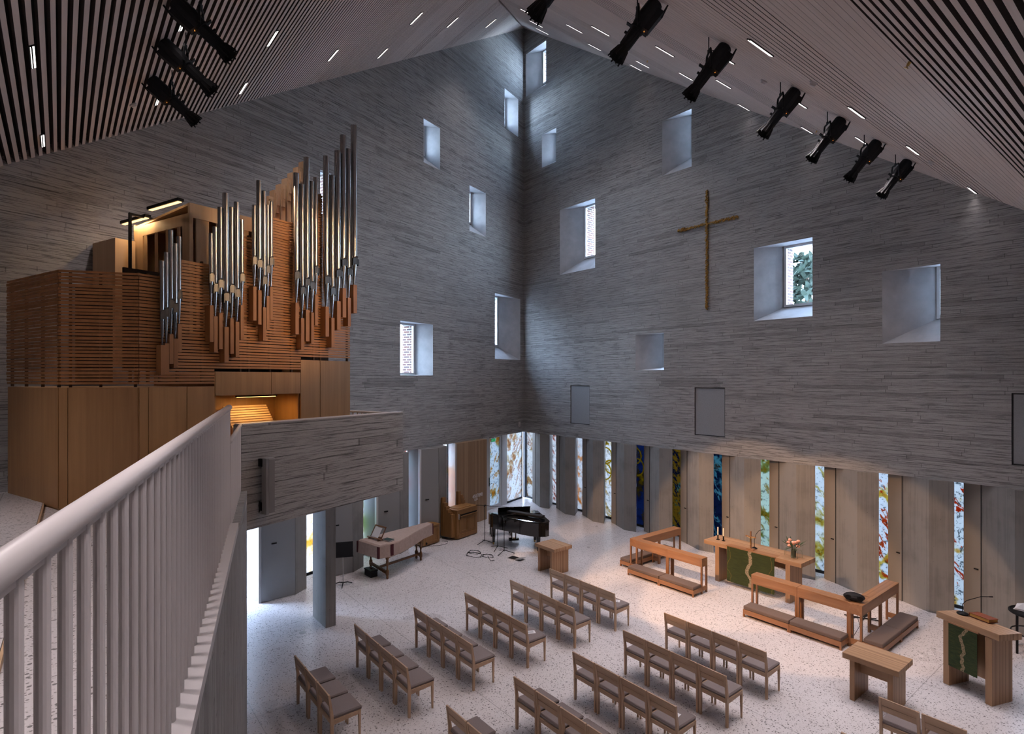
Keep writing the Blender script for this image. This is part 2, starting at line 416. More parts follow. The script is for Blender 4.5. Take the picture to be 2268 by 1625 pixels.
def wall_with_openings(name, u0, u1, z0, z1, dout, holes, loc=None, rotz=0, sgn=1):
    """holes: (inner rect, outer rect) with splayed reveals, or (rect, depth) for a shallow recess. sgn: outward is +y or -y"""
    m = MB()
    def grid(rects, y):
        us = sorted({u0, u1, *[r[0] for r in rects], *[r[1] for r in rects]}); zs = sorted({z0, z1, *[r[2] for r in rects], *[r[3] for r in rects]})
        for i in range(len(us)-1):
            for k in range(len(zs)-1):
                cu, cz = (us[i]+us[i+1])/2, (zs[k]+zs[k+1])/2
                if any(r[0] < cu < r[1] and r[2] < cz < r[3] for r in rects): continue
                m.quad([(us[i],y,zs[k]),(us[i+1],y,zs[k]),(us[i+1],y,zs[k+1]),(us[i],y,zs[k+1])], 0)
    grid([h[0] for h in holes], 0.)
    grid([h[1] for h in holes if not isinstance(h[1], float)], dout*sgn)
    for h in holes:
        a = h[0]
        if isinstance(h[1], float): b, y = a, h[1]*sgn
        else: b, y = h[1], dout*sgn
        A = [(a[0],0,a[2]),(a[1],0,a[2]),(a[1],0,a[3]),(a[0],0,a[3])]; B = [(b[0],y,b[2]),(b[1],y,b[2]),(b[1],y,b[3]),(b[0],y,b[3])]
        for i in range(4): m.quad([A[i], A[(i+1)%4], B[(i+1)%4], B[i]], 1 if not isinstance(h[1], float) else 0)
        if isinstance(h[1], float): m.quad(B, 0)
    m.quad([(u0,0,z0),(u1,0,z0),(u1,dout*sgn,z0),(u0,dout*sgn,z0)], 0)
    m.quad([(u0,0,z0),(u0,0,z1),(u0,dout*sgn,z1),(u0,dout*sgn,z0)], 0)
    o = bpy.data.objects.new(name, None)
    me = bpy.data.meshes.new(name); me.from_pydata(m.v, [], m.f); me.materials.append(M_CONC); me.materials.append(M_REVEAL)
    me.polygons.foreach_set('material_index', m.m); me.update()
    bpy.data.objects.remove(o); o = bpy.data.objects.new(name, me); COL.objects.link(o); o['kind'] = 'structure'
    if loc: o.location = loc
    o.rotation_euler = (0,0,rotz); return o

D = .6
# altar wall: inner rect (x0,x1,z0,z1), outer rect at depth D
WR = [((.13,1.41,17.25,19.05),(.56,1.6,17.75,19.2)), ((1.15,2.01,13.93,15.28),(1.42,2.4,14.3,15.42)), ((7.10,8.21,11.93,13.74),(7.85,8.85,12.5,13.85)),
      ((2.22,4.11,9.37,11.94),(3.03,4.25,9.95,12.0)), ((10.25,11.86,6.92,9.0),(10.84,12.3,7.29,9.02)), ((13.48,14.63,6.12,7.86),(14.42,15.4,6.68,7.9)),
      ((5.99,7.17,5.55,6.77),(6.75,7.6,5.65,6.8))]
PANELS = [(2.81,3.83,3.52,5.0),(8.31,9.35,3.51,5.0),(15.85,16.9,3.48,4.98)]
wall_with_openings('wall_right', 0, 24, 2.99, 20.6, D, [(a,b) for a,b in WR] + [(p,.09) for p in PANELS])
# organ wall: t along the wall
WLF = [((5.71,6.57,12.37,13.8),(5.86,6.9,12.9,13.95)), ((.48,1.56,15.4,16.99),(.6,1.75,15.9,17.12)), ((2.92,3.99,10.69,12.36),(3.1,4.2,11.2,12.44)),
       ((6.09,7.68,5.375,7.075),(6.37,7.95,5.39,7.10)), ((.31,2.28,6.04,8.62),(1.2,2.45,6.58,8.67)), ((9.9,10.76,9.65,10.8),(10.05,11.0,9.7,11.06))]
wall_with_openings('wall_left', 0, 26, 2.99, 20.6, D, WLF, rotz=AL, sgn=-1)
# closing walls behind the viewpoint
b = MB(); b.box(21.6,21.9,-24,.6,0,6); struct('wall_back', b, M_CONC)
b = MB(); b.box(5,22,-22.3,-22,0,7); struct('wall_gallery_end', b, M_CONC)

def window_unit(k, rect, y, sgn, loc=None, rotz=0, mull=None):
    x0,x1,z0,z1 = rect; w = .07
    f = MB()
    for (a,b_,c,d) in ((x0,x0+w,z0,z1),(x1-w,x1,z0,z1),(x0+w,x1-w,z0,z0+w),(x0+w,x1-w,z1-w,z1)):
        f.box(a,b_,min(y-sgn*.05,y+sgn*.03),max(y-sgn*.05,y+sgn*.03),c,d)
    o = struct('window_%d' % k, f, M_FRAME, loc=loc, rotz=rotz)
    p = MB(); p.box(x0+w,x1-w,y-.006,y+.006,z0+w,z1-w); obj('glass_pane', p, M_GLASS, o)
    q = MB(); e = .3; ya, yb = sorted((y+sgn*.04, y+sgn*.5))
    q.box(x0-e,x0+.005,ya,yb,z0-e,z1+e); q.box(x1-.005,x1+e,ya,yb,z0-e,z1+e); q.box(x0,x1,ya,yb,z0-e,z0); q.box(x0,x1,ya,yb,z1,z1+e)
    obj('brick_reveal', q, M_BRICK, o)
    return o
for i, (a, r) in enumerate(WR): window_unit(i+1, r, D, 1)
for i, (a, r) in enumerate(WLF): window_unit(i+8, r, -D, -1, rotz=AL)

for i, p in enumerate(PANELS):
    where = ['flush in the altar wall close to the corner', 'flush in the altar wall below the gilded cross', 'flush in the altar wall above the lectern'][i]
    t = thing('acoustic_panel', 'grey felt panel ' + where, 'wall panel', (p[0],0,p[2]), 0, 'grey panels set in the altar wall')
    w, h = p[1]-p[0], p[3]-p[2]
    m = MB(); m.box(.03,w-.03,.025,.085,.03,h-.03); obj('felt', m, M_GREYP, t)
    m = MB(); m.box(0.002,.03,.03,.088,.002,h-.002); m.box(w-.03,w-.002,.03,.088,.002,h-.002); m.box(.03,w-.03,.03,.088,.002,.03); m.box(.03,w-.03,.03,.088,h-.03,h-.002); obj('shadow_frame', m, M_DARKJ, t)

# ---- ceilings: battens on two roof planes meeting in a hip
def gap_at(q, k, side):
    if side == 'L':
        if q < 8: return .006 if (q*1.7) % 3. < 2.2 else .022
        if q < 11: return .010 + .012*(q-8)/3
        return .022 + .040*min(1., (q-11)/2.6)
    if q < 16.65: return .004 if (q*.83) % 2.6 < 1.9 or q < 5 else .020
    return .030 + .028*min(1., (q-16.65)/.8)
def ceiling(name, side):
    m = MB(); q = .05; k = 0
    sl = .703 if side == 'L' else .716
    c = 1/math.sqrt(1+sl*sl)              # run per unit of slope length
    nz, nr = c, c*sl                      # upward normal of the plane: (run*sl, 1)
    while q < 22.5:
        w = (.056,.062,.058,.064)[k % 4] if (side == 'L' and q > 8) or q > 16.65 else (.10,.12,.11,.09)[k % 4]
        a, b_ = q, q + w*c
        for part in range(1):
            za, zb = 20.23 - sl*a, 20.23 - sl*b_
            d = .055 + (.006 if k % 3 == 0 else 0)
            ua, ub = a + nr*d, b_ + nr*d
            zua, zub = za + nz*d, zb + nz*d
            if side == 'L':
                s0, s1 = .3652*a - .03, min(.703/.716*a, 23.)
                P = [(s0,-a,za),(s1,-a,za),(s1,-b_,zb),(s0,-b_,zb),(s0,-ua,zua),(s1,-ua,zua),(s1,-ub,zub),(s0,-ub,zub)]
            else:
                s0, s1 = -min(.716/.703*a, 23.), .03
                P = [(a,s0,za),(a,s1,za),(b_,s1,zb),(b_,s0,zb),(ua,s0,zua),(ua,s1,zua),(ub,s1,zub),(ub,s0,zub)]
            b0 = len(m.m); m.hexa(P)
            for fi in (1,2,4): m.m[b0+fi] = 2  # side and upper faces carry the painted gap shade
        q = b_ + gap_at(q, k, side)*c; k += 1
    if side == 'L':
        e = .16
        m.quad([(0,0,20.23+e),(23*.703/.716,-23,20.23-sl*23+e),(.3652*23-.2,-23,20.23-sl*23+e)], 1)
        return struct('ceiling_left', m, [M_CEIL, M_VOID, M_GAPSHADE])
    e = .16
    m.quad([(0,0,20.23+e),(0,.3,20.23+e),(23,.3,20.23-sl*23+e),(23,-23*.716/.703,20.23-sl*23+e)], 1)
    return struct('ceiling_right', m, [M_CEILR, M_VOID, M_GAPSHADE])
ceiling('ceiling_left','L'); ceiling('ceiling_right','R')

# ---- tall piers and painted glass under the altar wall
TIPS = [1.64+1.473*i for i in range(12)]
for i, T in enumerate(TIPS):
    m = MB(); m.prism([(T-1.03,.12),(T-.44,-.15),(T,-.05),(T-.5,.6),(T-1.03,.6)], 0, 2.99)
    o = struct('pillar', m, M_PIER)
    m = MB(); m.prism([(T-1.375,.25),(T-1.034,.123),(T-1.034,.6),(T-1.375,.6)], .01, 2.985)
    c = obj('door_panel', m, M_DOORG, o); c['label'] = 'beige flush panel'
    if i > 1:
        u = Vector((.341,-.127,0)).normalized(); nn = Vector((-.127,-.341,0)).normalized(); q = Vector((T-1.13,.16,1.12)) + nn*.012
        m = MB(); m.hexa([tuple(q+u*a+nn*b_+Vector((0,0,zz))) for zz in (-.012,.012) for a,b_ in ((-.04,-.02),(.04,-.02),(.04,.012),(-.04,.012))])
        obj('latch', m, M_BLACK, c)
    m = MB(); m.prism([(T-1.052,.118),(T-1.036,.112),(T-1.036,.2),(T-1.052,.2)], 0, 2.985); obj('shadow_joint', m, M_DARKJ, o)

m = MB(); m.box(-.78,-.64,.59,.73,0,2.99); struct('trim_3', m, M_BLACKSAT)
m = MB(); m.box(17.9,21.6,.0,.6,0,2.99); struct('wall_right_lower', m, M_PIER)
W_ = (1.,.97,.92)
GL = [(W_, [(.75,.62,.38),(.62,.36,.22),(.30,.20,.16)]), (W_, [(.85,.80,.76),(.55,.20,.14),(.10,.06,.05)]), ((.93,.90,.87), [(.80,.72,.66),(.88,.36,.04),(.85,.30,.02)]),
      (W_, [(.55,.42,.08),(.62,.40,.05),(.75,.30,.04)]), ((.10,.16,.36), [(.06,.10,.28),(.22,.16,.06),(.5,.38,.05)]), ((.55,.38,.10), [(.20,.50,.52),(.03,.06,.18),(.02,.03,.10)]),
      ((.10,.14,.26), [(.06,.08,.18),(.35,.66,.70),(.20,.10,.05)]), ((.78,.86,.74), [(.40,.44,.20),(.45,.30,.04),(.08,.16,.14)]), ((.95,.96,.93), [(.86,.83,.66),(.66,.55,.14),(.40,.09,.05)]),
      ((.95,.96,.95), [(.80,.66,.20),(.66,.18,.07),(.10,.16,.16)]), ((.92,.93,.90), [(.80,.62,.25),(.66,.13,.05),(.45,.08,.04)]), (W_, [(.8,.6,.3),(.6,.2,.1),(.2,.1,.1)])]
DESC = ['pale with grey and rust strokes, meeting the corner post', 'white with black and rust marks', 'white with broad orange bands', 'white and ochre with thin hoops', 'deep blue with golden hoops', 'blue and teal with an ochre top',
        'dark navy and turquoise', 'pale green and olive', 'white and ochre with a red disc', 'white, ochre and red', 'mostly brick red', 'pale with red marks']
RINGS = {3: [(.42,2.35,.3),(.62,1.95,.24),(.38,1.75,.3)], 4: [(.30,2.5,.3),(.42,2.1,.3)]}
for i in range(11):
    x0 = (TIPS[i-1]-.95) if i else -.62; x1 = TIPS[i]-1.37
    m = MB(); m.box(0.03,x1-x0-.03,-.01,.01,.07,2.96)
    t = thing('painted_window', 'tall painted glass pane, ' + DESC[i], 'window', (x0,.66,0), 0, 'painted panes between the altar wall piers')
    obj('art_glass', m, stained('art_glass_%d' % i, i+1, GL[i][0], GL[i][1], .75 if i in (1,4,5,6,9,10) else .5, RINGS.get(i, ()), .13 if i in (4,5,6) else .21), t)
    f = MB(); W2 = x1-x0
    f.box(0,.035,-.03,.03,0,2.985); f.box(W2-.035,W2,-.03,.03,0,2.985); f.box(.035,W2-.035,-.03,.03,0,.07); f.box(.035,W2-.035,-.03,.03,2.95,2.985)
    obj('window_frame', f, M_DARKJ if i else M_BLACKSAT, t)

# ---- under the organ wall: doors, cladding, piers, painted glass
def Lprism(poly, z0, z1):
    m = MB(); m.prism([LW(t,o)[:2] for t,o in poly], z0, z1); return m
def Lobj(mb_pts): return mb_pts
PL = [(5.71,6.30,6.88,6.53), (7.63,8.15,8.80,8.48), (9.51,10.01,10.65,10.35), (11.44,11.86,12.61,12.27)]
for i, (a,b_,c,d) in enumerate(PL):
    m = MB(); m.prism([(a,.3),(b_,.42),(b_+.004,-.44),(a-.32,-.44)], 0, 2.99)
    o = struct('pillar', m, M_PIER, rotz=AL)
    m = MB(); m.prism([(b_+.006,.415),(c,.17),(c-.01,-.44),(b_+.01,-.44)], .01, 2.985)
    p = obj('door_panel', m, M_DOORL, o); p['label'] = 'grey flush panel'
    mid = ((b_+c)/2+.1, .285-.04); u = Vector((c-b_, -.245, 0)).normalized(); nn = Vector((.245, c-b_, 0)).normalized(); q = Vector((*mid, 1.35)) + nn*.02
    m = MB(); m.hexa([tuple(q+u*e+nn*f+Vector((0,0,zz))) for zz in (-.014,.014) for e,f in ((-.06,-.03),(.06,-.03),(.06,.012),(-.06,.012))]); obj('latch', m, M_BLACK, p)
    m = MB(); m.prism([(c+.004,.17),(c+.06,.15),(d+.06,-.5),(d-.005,-.44)], 0, 2.985); obj('window_jamb', m, M_FRAME, o)
m = MB(); m.prism([(3.30,.30),(5.03,.20),(4.62,-.44),(3.05,-.44)], 0, 2.99); cl = struct('trim_cladding', m, M_CLAD, rotz=AL)
m = MB(); m.prism([(5.035,.19),(5.09,.17),(4.66,-.5),(4.615,-.44)], 0, 2.985); obj('window_jamb', m, M_FRAME, cl)
GLL = [((.93,.92,.90), [(.78,.68,.52),(.60,.36,.22),(.22,.17,.15)]), ((.90,.93,.92), [(.62,.70,.60),(.75,.42,.10),(.08,.13,.12)]),
       ((.92,.94,.92), [(.80,.55,.25),(.7,.15,.06),(.08,.2,.2)]), ((.93,.95,.95), [(.62,.80,.78),(.70,.16,.07),(.10,.25,.24)]), ((.94,.95,.95), [(.90,.90,.60),(.35,.5,.15),(.10,.22,.3)]), ((.97,.96,.93), [(.95,.82,.6),(.85,.55,.2),(.75,.68,.05)])]
GDESC = ['pale with grey and rust strokes, between the corner post and glazed door', 'of the glazed door', 'speckled red and green beside the slatted wood cladding', 'red and teal beside the first grey panel', 'through which outdoor brickwork shows behind the covered harpsichord', 'white with yellow outlines behind the concrete pillar']
GT = [(-.62,.72), None, (4.70,5.45), (6.60,7.36), (8.55,9.22), (10.42,11.15)]
for i, gt in enumerate(GT):
    if not gt: continue
    t = thing('painted_window', 'tall painted glass pane ' + GDESC[i], 'window', LW(gt[0], -.46), AL, 'painted panes under the organ wall')
    W2 = gt[1]-gt[0]
    m = MB(); m.box(.035,W2-.035,-.01,.01,.07,2.95); obj('art_glass', m, stained('art_glass_l%d' % i, 20+i, GLL[i][0], GLL[i][1], .5, (), (.26,0,.6,.6,.7,.6)[i]), t)
    f = MB(); f.box(0,.035,-.03,.03,0,2.985); f.box(W2-.035,W2,-.03,.03,0,2.985); f.box(.035,W2-.035,-.03,.03,0,.07); f.box(.035,W2-.035,-.03,.03,2.95,2.985); obj('window_frame', f, M_BLACKSAT, t)
m = MB(); m.box(.73,1.12,-.52,-.40,0,2.985); m.box(2.13,3.12,-.52,-.40,0,2.985); struct('trim_1', m, M_FRAME, rotz=AL)
m = MB(); m.box(12.3,12.62,-.5,-.44,0,2.985); struct('trim_2', m, M_FRAME, rotz=AL)
m = MB(); m.box(13.35,25.5,-.6,0,0,2.99); struct('wall_left_lower', m, M_PIER, rotz=AL)
d = MB()
for (a,b_,c,e) in ((1.13,1.25,0,2.97),(2.0,2.12,0,2.97),(1.25,2.0,0,.14),(1.25,2.0,2.86,2.97)): d.box(a,b_,-.5,-.42,c,e)
dr = struct('door_1', d, M_FRAME, rotz=AL)
m = MB(); m.box(1.25,2.0,-.47,-.45,.14,2.86); obj('art_glass', m, stained('art_glass_door', 21, GLL[1][0], GLL[1][1], .6), dr)
m = MB(); m.cyl((2.05,-.42,1.05),(2.05,-.36,1.05),.014); m.cyl((2.05,-.36,1.05),(1.92,-.36,1.05),.012); m.box(2.02,2.08,-.425,-.41,.95,1.3); obj('door_handle', m, M_BLACK, dr)
m = MB(); m.box(1.5,2.05,-.42,-.36,2.88,2.93); obj('door_closer', m, M_ALU, dr)
sg = thing('exit_sign', 'small green illuminated exit sign over the glazed door', 'exit sign', LW(1.72,-.36,2.72), AL)
m = MB(); m.box(0,.3,-.02,.02,0,.13); obj('housing', m, M_WHITE, sg)
m = MB(); m.box(.012,.288,.021,.026,.012,.118); obj('green_face', m, M_EXIT, sg)
m = MB(); m.ext([(.17,.035),(.20,.035),(.20,.055),(.255,.055),(.255,.035),(.275,.065),(.255,.095),(.255,.075),(.20,.075),(.20,.095),(.17,.095)], 'y', .0265, .029); m.ball((.10,.028,.092),.012,.003,.012,8); m.ext([(.08,.03),(.10,.055),(.12,.03),(.135,.035),(.115,.065),(.125,.08),(.085,.08),(.09,.06),(.07,.035)], 'y', .0265, .029); obj('running_figure', m, M_PAPER, sg)
m = MB(); m.cyl((.08,0,.13),(.08,0,.25),.006); m.cyl((.22,0,.13),(.22,0,.25),.006); obj('hanger', m, M_ALU, sg)
sw = thing('wall_switch', 'small pale control box low on the organ wall close to the corner', 'control box', LW(.37,0,3.24), AL)
m = MB(); m.box(0,.13,.002,.05,0,.2); obj('body', m, M_WHITE, sw, bevel=.006)
m = MB(); m.box(.03,.10,.051,.058,.03,.09); obj('cover_plate', m, M_ALU, sw)

# white numerals fixed on the cladding
def text_mesh(s, size):
    cu = bpy.data.curves.new('txt', 'FONT'); cu.body = s; cu.size = size; cu.extrude = .004
    o = bpy.data.objects.new('txt', cu); COL.objects.link(o); bpy.context.view_layer.update()
    me = bpy.data.meshes.new_from_object(o.evaluated_get(bpy.context.evaluated_depsgraph_get()))
    bpy.data.objects.remove(o); bpy.data.curves.remove(cu); return me
nb = thing('wall_numerals', 'white numerals on the slatted wood cladding above the chamber organ', 'numerals', LW(3.42,.29,0), AL)
for s_, z_, sz in (('4567890', .93, .185), ('1234', .83, .14)):
    me = text_mesh(s_, sz); me.materials.append(M_PAPER)
    o = bpy.data.objects.new('numeral_row', me); COL.objects.link(o); o.parent = nb
    o.location = (.80 if s_[0] == '4' else .70, .008, z_); o.rotation_euler = (PI/2, 0, PI)
    if s_[0] == '1': me.transform(Matrix.Scale(.8, 4))

# ------------------------------------------------------------------ outdoors
b = MB(); b.box(4.6,12.6,-3.4,-3.1,-.1,3.4); ow = struct('wall_outside_brick', b, M_BRICKL, rotz=AL)
tr = thing('pine_tree', 'green pine tree outdoors seen through the largest altar wall window', 'tree', (5.0,14.5,-.1))
m = MB(); m.tube([(0,0,0),(.15,.1,3),(.05,.0,6),(.3,.1,9),(.25,.2,11.6)], [.28,.24,.2,.14,.05], 8); obj('trunk', m, M_BARK, tr, smooth=True)
m = MB()
for k in range(420):
    h = 5.2 + 6.3*random.random()**.9; rr = 2.5*(1-.09*(h-5)) * math.sqrt(random.random()); a = random.random()*2*PI
    cx, cy, cz = .2+rr*math.cos(a), rr*math.sin(a), h
    for q in range(5):
        v = Vector((random.gauss(0,1),random.gauss(0,1),random.gauss(.3,.8))).normalized()*.42; w = v.orthogonal().normalized()*.11
        p = Vector((cx,cy,cz)); m.quad([tuple(p-w), tuple(p+v*.6-w*.8), tuple(p+v), tuple(p+v*.6+w*.8), tuple(p+w)])
obj('needles', m, M_FOLI, tr)
bl = thing('neighbour_building', 'white building with teal windows seen through the lowest organ wall window', 'building', LW(2,-13,-.1), AL)
m = MB(); m.box(0,14,-6,0,0,11); obj('facade', m, M_FACADE, bl)
for z_ in (2.4,5.0,7.6):
    for k in range(6):
        m = MB(); m.box(.8+2.2*k,2.4+2.2*k,.01,.05,z_,z_+1.4); obj('window', m, M_TEAL, bl)

# ------------------------------------------------------------------ gallery
zg = 3.4
pa, pb = Vector((9.35,-13.25,0)), Vector((8.07,-9.98,0))
pdv = (pb-pa).normalized(); pn = Vector((pdv.y,-pdv.x,0))            # pn points to the nave
pang = math.atan2(pdv.y, pdv.x)
PW = lambda s_, o_, z_: tuple(pa + pdv*s_ + pn*o_ + Vector((0,0,z_)))
ra, rb = Vector((18.6,-15.85,0)), Vector((9.53,-13.32,0))
rd = (rb-ra).normalized(); rn = Vector((-rd.y, rd.x, 0)); rn = rn if rn.y > 0 else -rn
hit = lambda t: LW(t, .02)[:2]
gf = MB(); gf.prism([(18.6,-16.0),(9.35,-13.42),tuple(pa.xy - pn.xy*.2),tuple(pb.xy - pn.xy*.2), hit(12.14), hit(22.5), (18.6,-22)], 2.99, zg)
struct('gallery_floor', gf, M_FLOOR)
st = MB(); st.prism([(6.15,-15.66),(17.8,-15.9),(17.8,-22),(8.5,-22)], zg, zg+.05); s1 = struct('floor_gallery_step', st, M_FLOOR)
st = MB(); st.prism([(6.15,-15.655),(17.8,-15.895),(17.8,-15.875),(6.15,-15.635)], zg, zg+.052); obj('nosing', st, M_PINE, s1)
m = MB(); m.box(-.12,3.51,0,.2,2.985,4.585)
gp = struct('balcony_parapet', m, M_CONCP, loc=tuple(pa), rotz=pang)
m = MB(); m.box(-.1,3.51,0,.2,4.585,4.60); obj('cap_strip', m, M_WHITE, gp)
# concrete wall under the long edge
wl = MB(); L_ = (rb-ra).length
wl.box(0,L_,0,.22,0,3.62); struct('wall_gallery_edge', wl, board_concrete('edge_concrete', u=3, v=1, row=.09, length=3., base=.24), loc=tuple(ra), rotz=math.atan2(rd.y, rd.x))
# pillar under the balcony
m = MB(); m.box(5.97,6.75,-11.1,-10.88,0,2.99); struct('pillar', m, M_PIER)
# railing
rl = thing('balcony_railing', 'white railing of closely set flat bars along the gallery edge', 'railing', tuple(ra + Vector((0,0,0))), math.atan2(rd.y, rd.x))
sg_ = 1 if Vector((-rd.y, rd.x, 0)).dot(rn) > 0 else -1              # local +y side: nave or gallery
LR = 7.02                                                            # the high part ends here
yb = .09*(-sg_)
m = MB(); m.tube([(0,yb,4.975),(3,yb,4.975),(LR,yb,4.975)], .031, 14); obj('handrail', m, M_RAIL, rl, smooth=True)
m = MB(); m.box(0,LR+.05,0,.17,3.62,3.70); obj('ledge', m, M_WHITE, rl)
m = MB(); m.box(0,LR,yb-.008,yb+.008,4.93,4.955); obj('top_bar', m, M_RAIL, rl)
def flatbar(z0, z1):
    m = MB(); m.prism([(.020*math.cos(2*PI*k/14), .0135*math.sin(2*PI*k/14)) for k in range(14)], z0, z1); return m
bal = flatbar(3.70, 4.945); bme = None
nb_ = int(LR/.136)
for k in range(nb_):
    x_ = LR - .02 - .136*k
    if bme is None:
        o = obj('baluster', bal, M_RAIL, rl); bme = o
    else:
        o = bme.copy(); COL.objects.link(o); o.parent = rl
    o.location = (x_, yb, 0)
rl2 = thing('balcony_railing', 'short lower white railing joining the balcony parapet', 'railing', tuple(ra), math.atan2(rd.y, rd.x))
m = MB(); m.tube([(LR+.12,yb,4.59),(L_+.05,yb,4.59)], .026, 12); obj('handrail', m, M_RAIL, rl2, smooth=True)
m = MB(); m.box(LR+.06,L_,0,.17,3.44,3.50); obj('ledge', m, M_WHITE, rl2)
bal2 = flatbar(3.50, 4.57); bm2 = None
for k in range(int((L_-LR-.1)/.136)+1):
    if bm2 is None: o = bm2 = obj('baluster', bal2, M_RAIL, rl2)
    else: o = bm2.copy(); COL.objects.link(o); o.parent = rl2
    o.location = (L_-.02-.136*k, yb, 0)
# small rail on the far gallery end
e0, e1 = Vector(pb) - pn*.15, Vector((*LW(12.2,.1)[:2],0))
rl3 = thing('balcony_railing', 'low white railing across the far gallery end beside the organ', 'railing', tuple(e0), math.atan2((e1-e0).y,(e1-e0).x))
L3 = (e1-e0).length
m = MB(); m.tube([(0,0,4.56),(L3,0,4.56)], .025, 10); obj('handrail', m, M_RAIL, rl3, smooth=True)
m = MB(); m.box(0,L3,-.04,.04,3.4,3.47); obj('ledge', m, M_WHITE, rl3)
bal3 = MB(); bal3.box(-.019,.019,-.01,.01,3.47,4.545); bm3 = None
for k in range(int(L3/.136)):
    if bm3 is None: o = bm3 = obj('baluster', bal3, M_RAIL, rl3)
    else: o = bm3.copy(); COL.objects.link(o); o.parent = rl3
    o.location = (.05+.136*k, 0, 0)

# column loudspeaker on the parapet
cs = thing('column_loudspeaker', 'slim grey column loudspeaker fixed to the concrete balcony front', 'loudspeaker', PW(.25,0,0), pang)
m = MB(); m.prism([(-.075,-.06),(.075,-.06),(.075,-.17),(.05,-.2),(-.05,-.2),(-.075,-.17)], 3.20, 4.06); obj('cabinet', m, M_ALU, cs)
m = MB(); m.prism([(-.05,-.2005),(.05,-.2005),(.05,-.206),(-.05,-.206)], 3.22, 4.04); obj('grille', m, M_CANV, cs)
m = MB(); m.box(-.09,-.04,-.08,0,3.93,4.05); m.box(-.08,-.05,-.07,0,3.25,3.38); obj('bracket', m, M_BLACK, cs)
m = MB(); m.tube([(-.09,-.03,3.4),(-.10,-.03,3.33),(-.085,-.03,3.26),(-.09,-.02,3.22)], .008, 6); obj('cable', m, M_BLACK, cs)

# ------------------------------------------------------------------ pipe organ on the gallery
OB = Vector((8.56,-14.58,zg)); OANG = math.atan2(.9393, -.343)       # local x along the front, local -y faces the nave
og = thing('pipe_organ', 'large oak pipe organ with slatted front and tin pipes on the gallery', 'pipe organ', tuple(OB), OANG)
ca, sa = -.7326, -.6567     # chamfer corner, local (x, out) -> y = -out
def oz(z): return z - zg
Z0 = oz(5.155)
m = MB()
m.prism([(ca,-sa),(0,0),(1.155,0),(1.155,1.9),(ca,2.55)], 0, Z0); m.box(1.155,2.85,.75,1.9,0,oz(5.4)); m.box(2.85,4.09,0,1.9,0,oz(5.64)); m.box(1.155,2.85,0,.75,oz(5.0),oz(5.4)); m.box(1.155,2.85,.03,.75,0,.06)
obj('case', m, M_ORGV, og)
# flush doors with dark joints
def front_panel(x0, x1, z0, z1, name='door', knob=None):
    p = MB(); p.box(x0+.006,x1-.006,-.014,0,z0,z1); o = obj(name, p, M_ORGV, og)
    if knob: k = MB(); k.cyl((*knob[:1],-.014,knob[1]),(*knob[:1],-.022,knob[1]),.01); obj('lock', k, M_STEEL, o)
    return o
front_panel(0,.13,.03,Z0,'corner_panel'); front_panel(.13,.70,.03,Z0,'door',(.66,.75)); front_panel(.70,1.155,.03,Z0,'door',(.74,.8))
front_panel(1.16,2.22,oz(5.0),oz(5.395),'fascia_panel'); front_panel(2.22,2.85,oz(5.0),oz(5.395),'fascia_panel')
front_panel(2.85,3.31,.03,oz(5.635)); front_panel(3.31,4.09,.03,oz(5.635))
ch = Vector((-ca, sa, 0)); ch.normalize()
def chamfer_panel(f0, f1, name):
    q0 = Vector((ca*(1-f0), -sa*(1-f0), 0)); q1 = Vector((ca*(1-f1), -sa*(1-f1), 0)); nrm = Vector((sa, ca, 0)).normalized(); nrm = nrm if nrm.y < 0 else -nrm
    p = MB(); p.prism([tuple(q0.xy), tuple(q1.xy), tuple((q1+nrm*.014).xy), tuple((q0+nrm*.014).xy)], .03, Z0); return obj(name, p, M_ORGV, og)
chamfer_panel(.0,.10,'corner_panel'); chamfer_panel(.11,.99,'door')
m = MB(); m.box(ca-.012,ca,-sa+.02,2.2,.35,Z0); m.box(ca-.012,ca,-sa+.02,1.6,.03,.35); obj('side_panel', m, M_ORGV, og)
# console niche
m = MB(); m.box(1.17,1.19,.02,.75,.06,oz(5.0)); m.box(2.815,2.835,.02,.75,.06,oz(5.0)); m.box(1.19,2.815,.72,.745,.06,oz(5.0)); obj('niche_lining', m, M_ORGV, og)
m = MB(); m.box(1.55,2.55,.30,.72,.80,.88); m.box(1.55,1.60,.30,.72,.06,.80); m.box(2.50,2.55,.30,.72,.06,.80); obj('console_desk', m, M_ORGV, og)
for k in range(2):
    m = MB(); m.box(1.68,2.42,.12+.10*k,.32+.10*k,.72+.09*k,.745+.09*k); kb = obj('keyboard', m, M_PAPER, og)
    m = MB()
    for q in range(20):
        if q % 7 not in (2,6): m.box(1.70+.036*q,1.715+.036*q,.21+.10*k,.32+.10*k,.745+.09*k,.757+.09*k)
    obj('sharps', m, M_BLACK, kb)
md = MB()
for k in range(9):
    md.hexa([(1.66,.30+.032*k,1.02+.042*k),(2.52,.30+.032*k,1.02+.042*k),(2.52,.315+.032*k,1.02+.042*k),(1.66,.315+.032*k,1.02+.042*k),
             (1.66,.312+.032*k,1.05+.042*k),(2.52,.312+.032*k,1.05+.042*k),(2.52,.327+.032*k,1.05+.042*k),(1.66,.327+.032*k,1.05+.042*k)])
md.box(1.70,1.73,.36,.60,.90,1.02); md.box(2.45,2.48,.36,.60,.90,1.02); md.box(1.64,2.56,.26,.33,.985,1.01)
obj('music_desk', md, M_PINE, og)
m = MB(); m.box(1.70,2.50,.22,.27,oz(4.955),oz(4.98)); lb = obj('console_lamp', m, M_BLACK, og)
m = MB(); m.box(1.72,2.48,.225,.265,oz(4.948),oz(4.9545)); obj('tube', m, M_KEYLIT, lb)
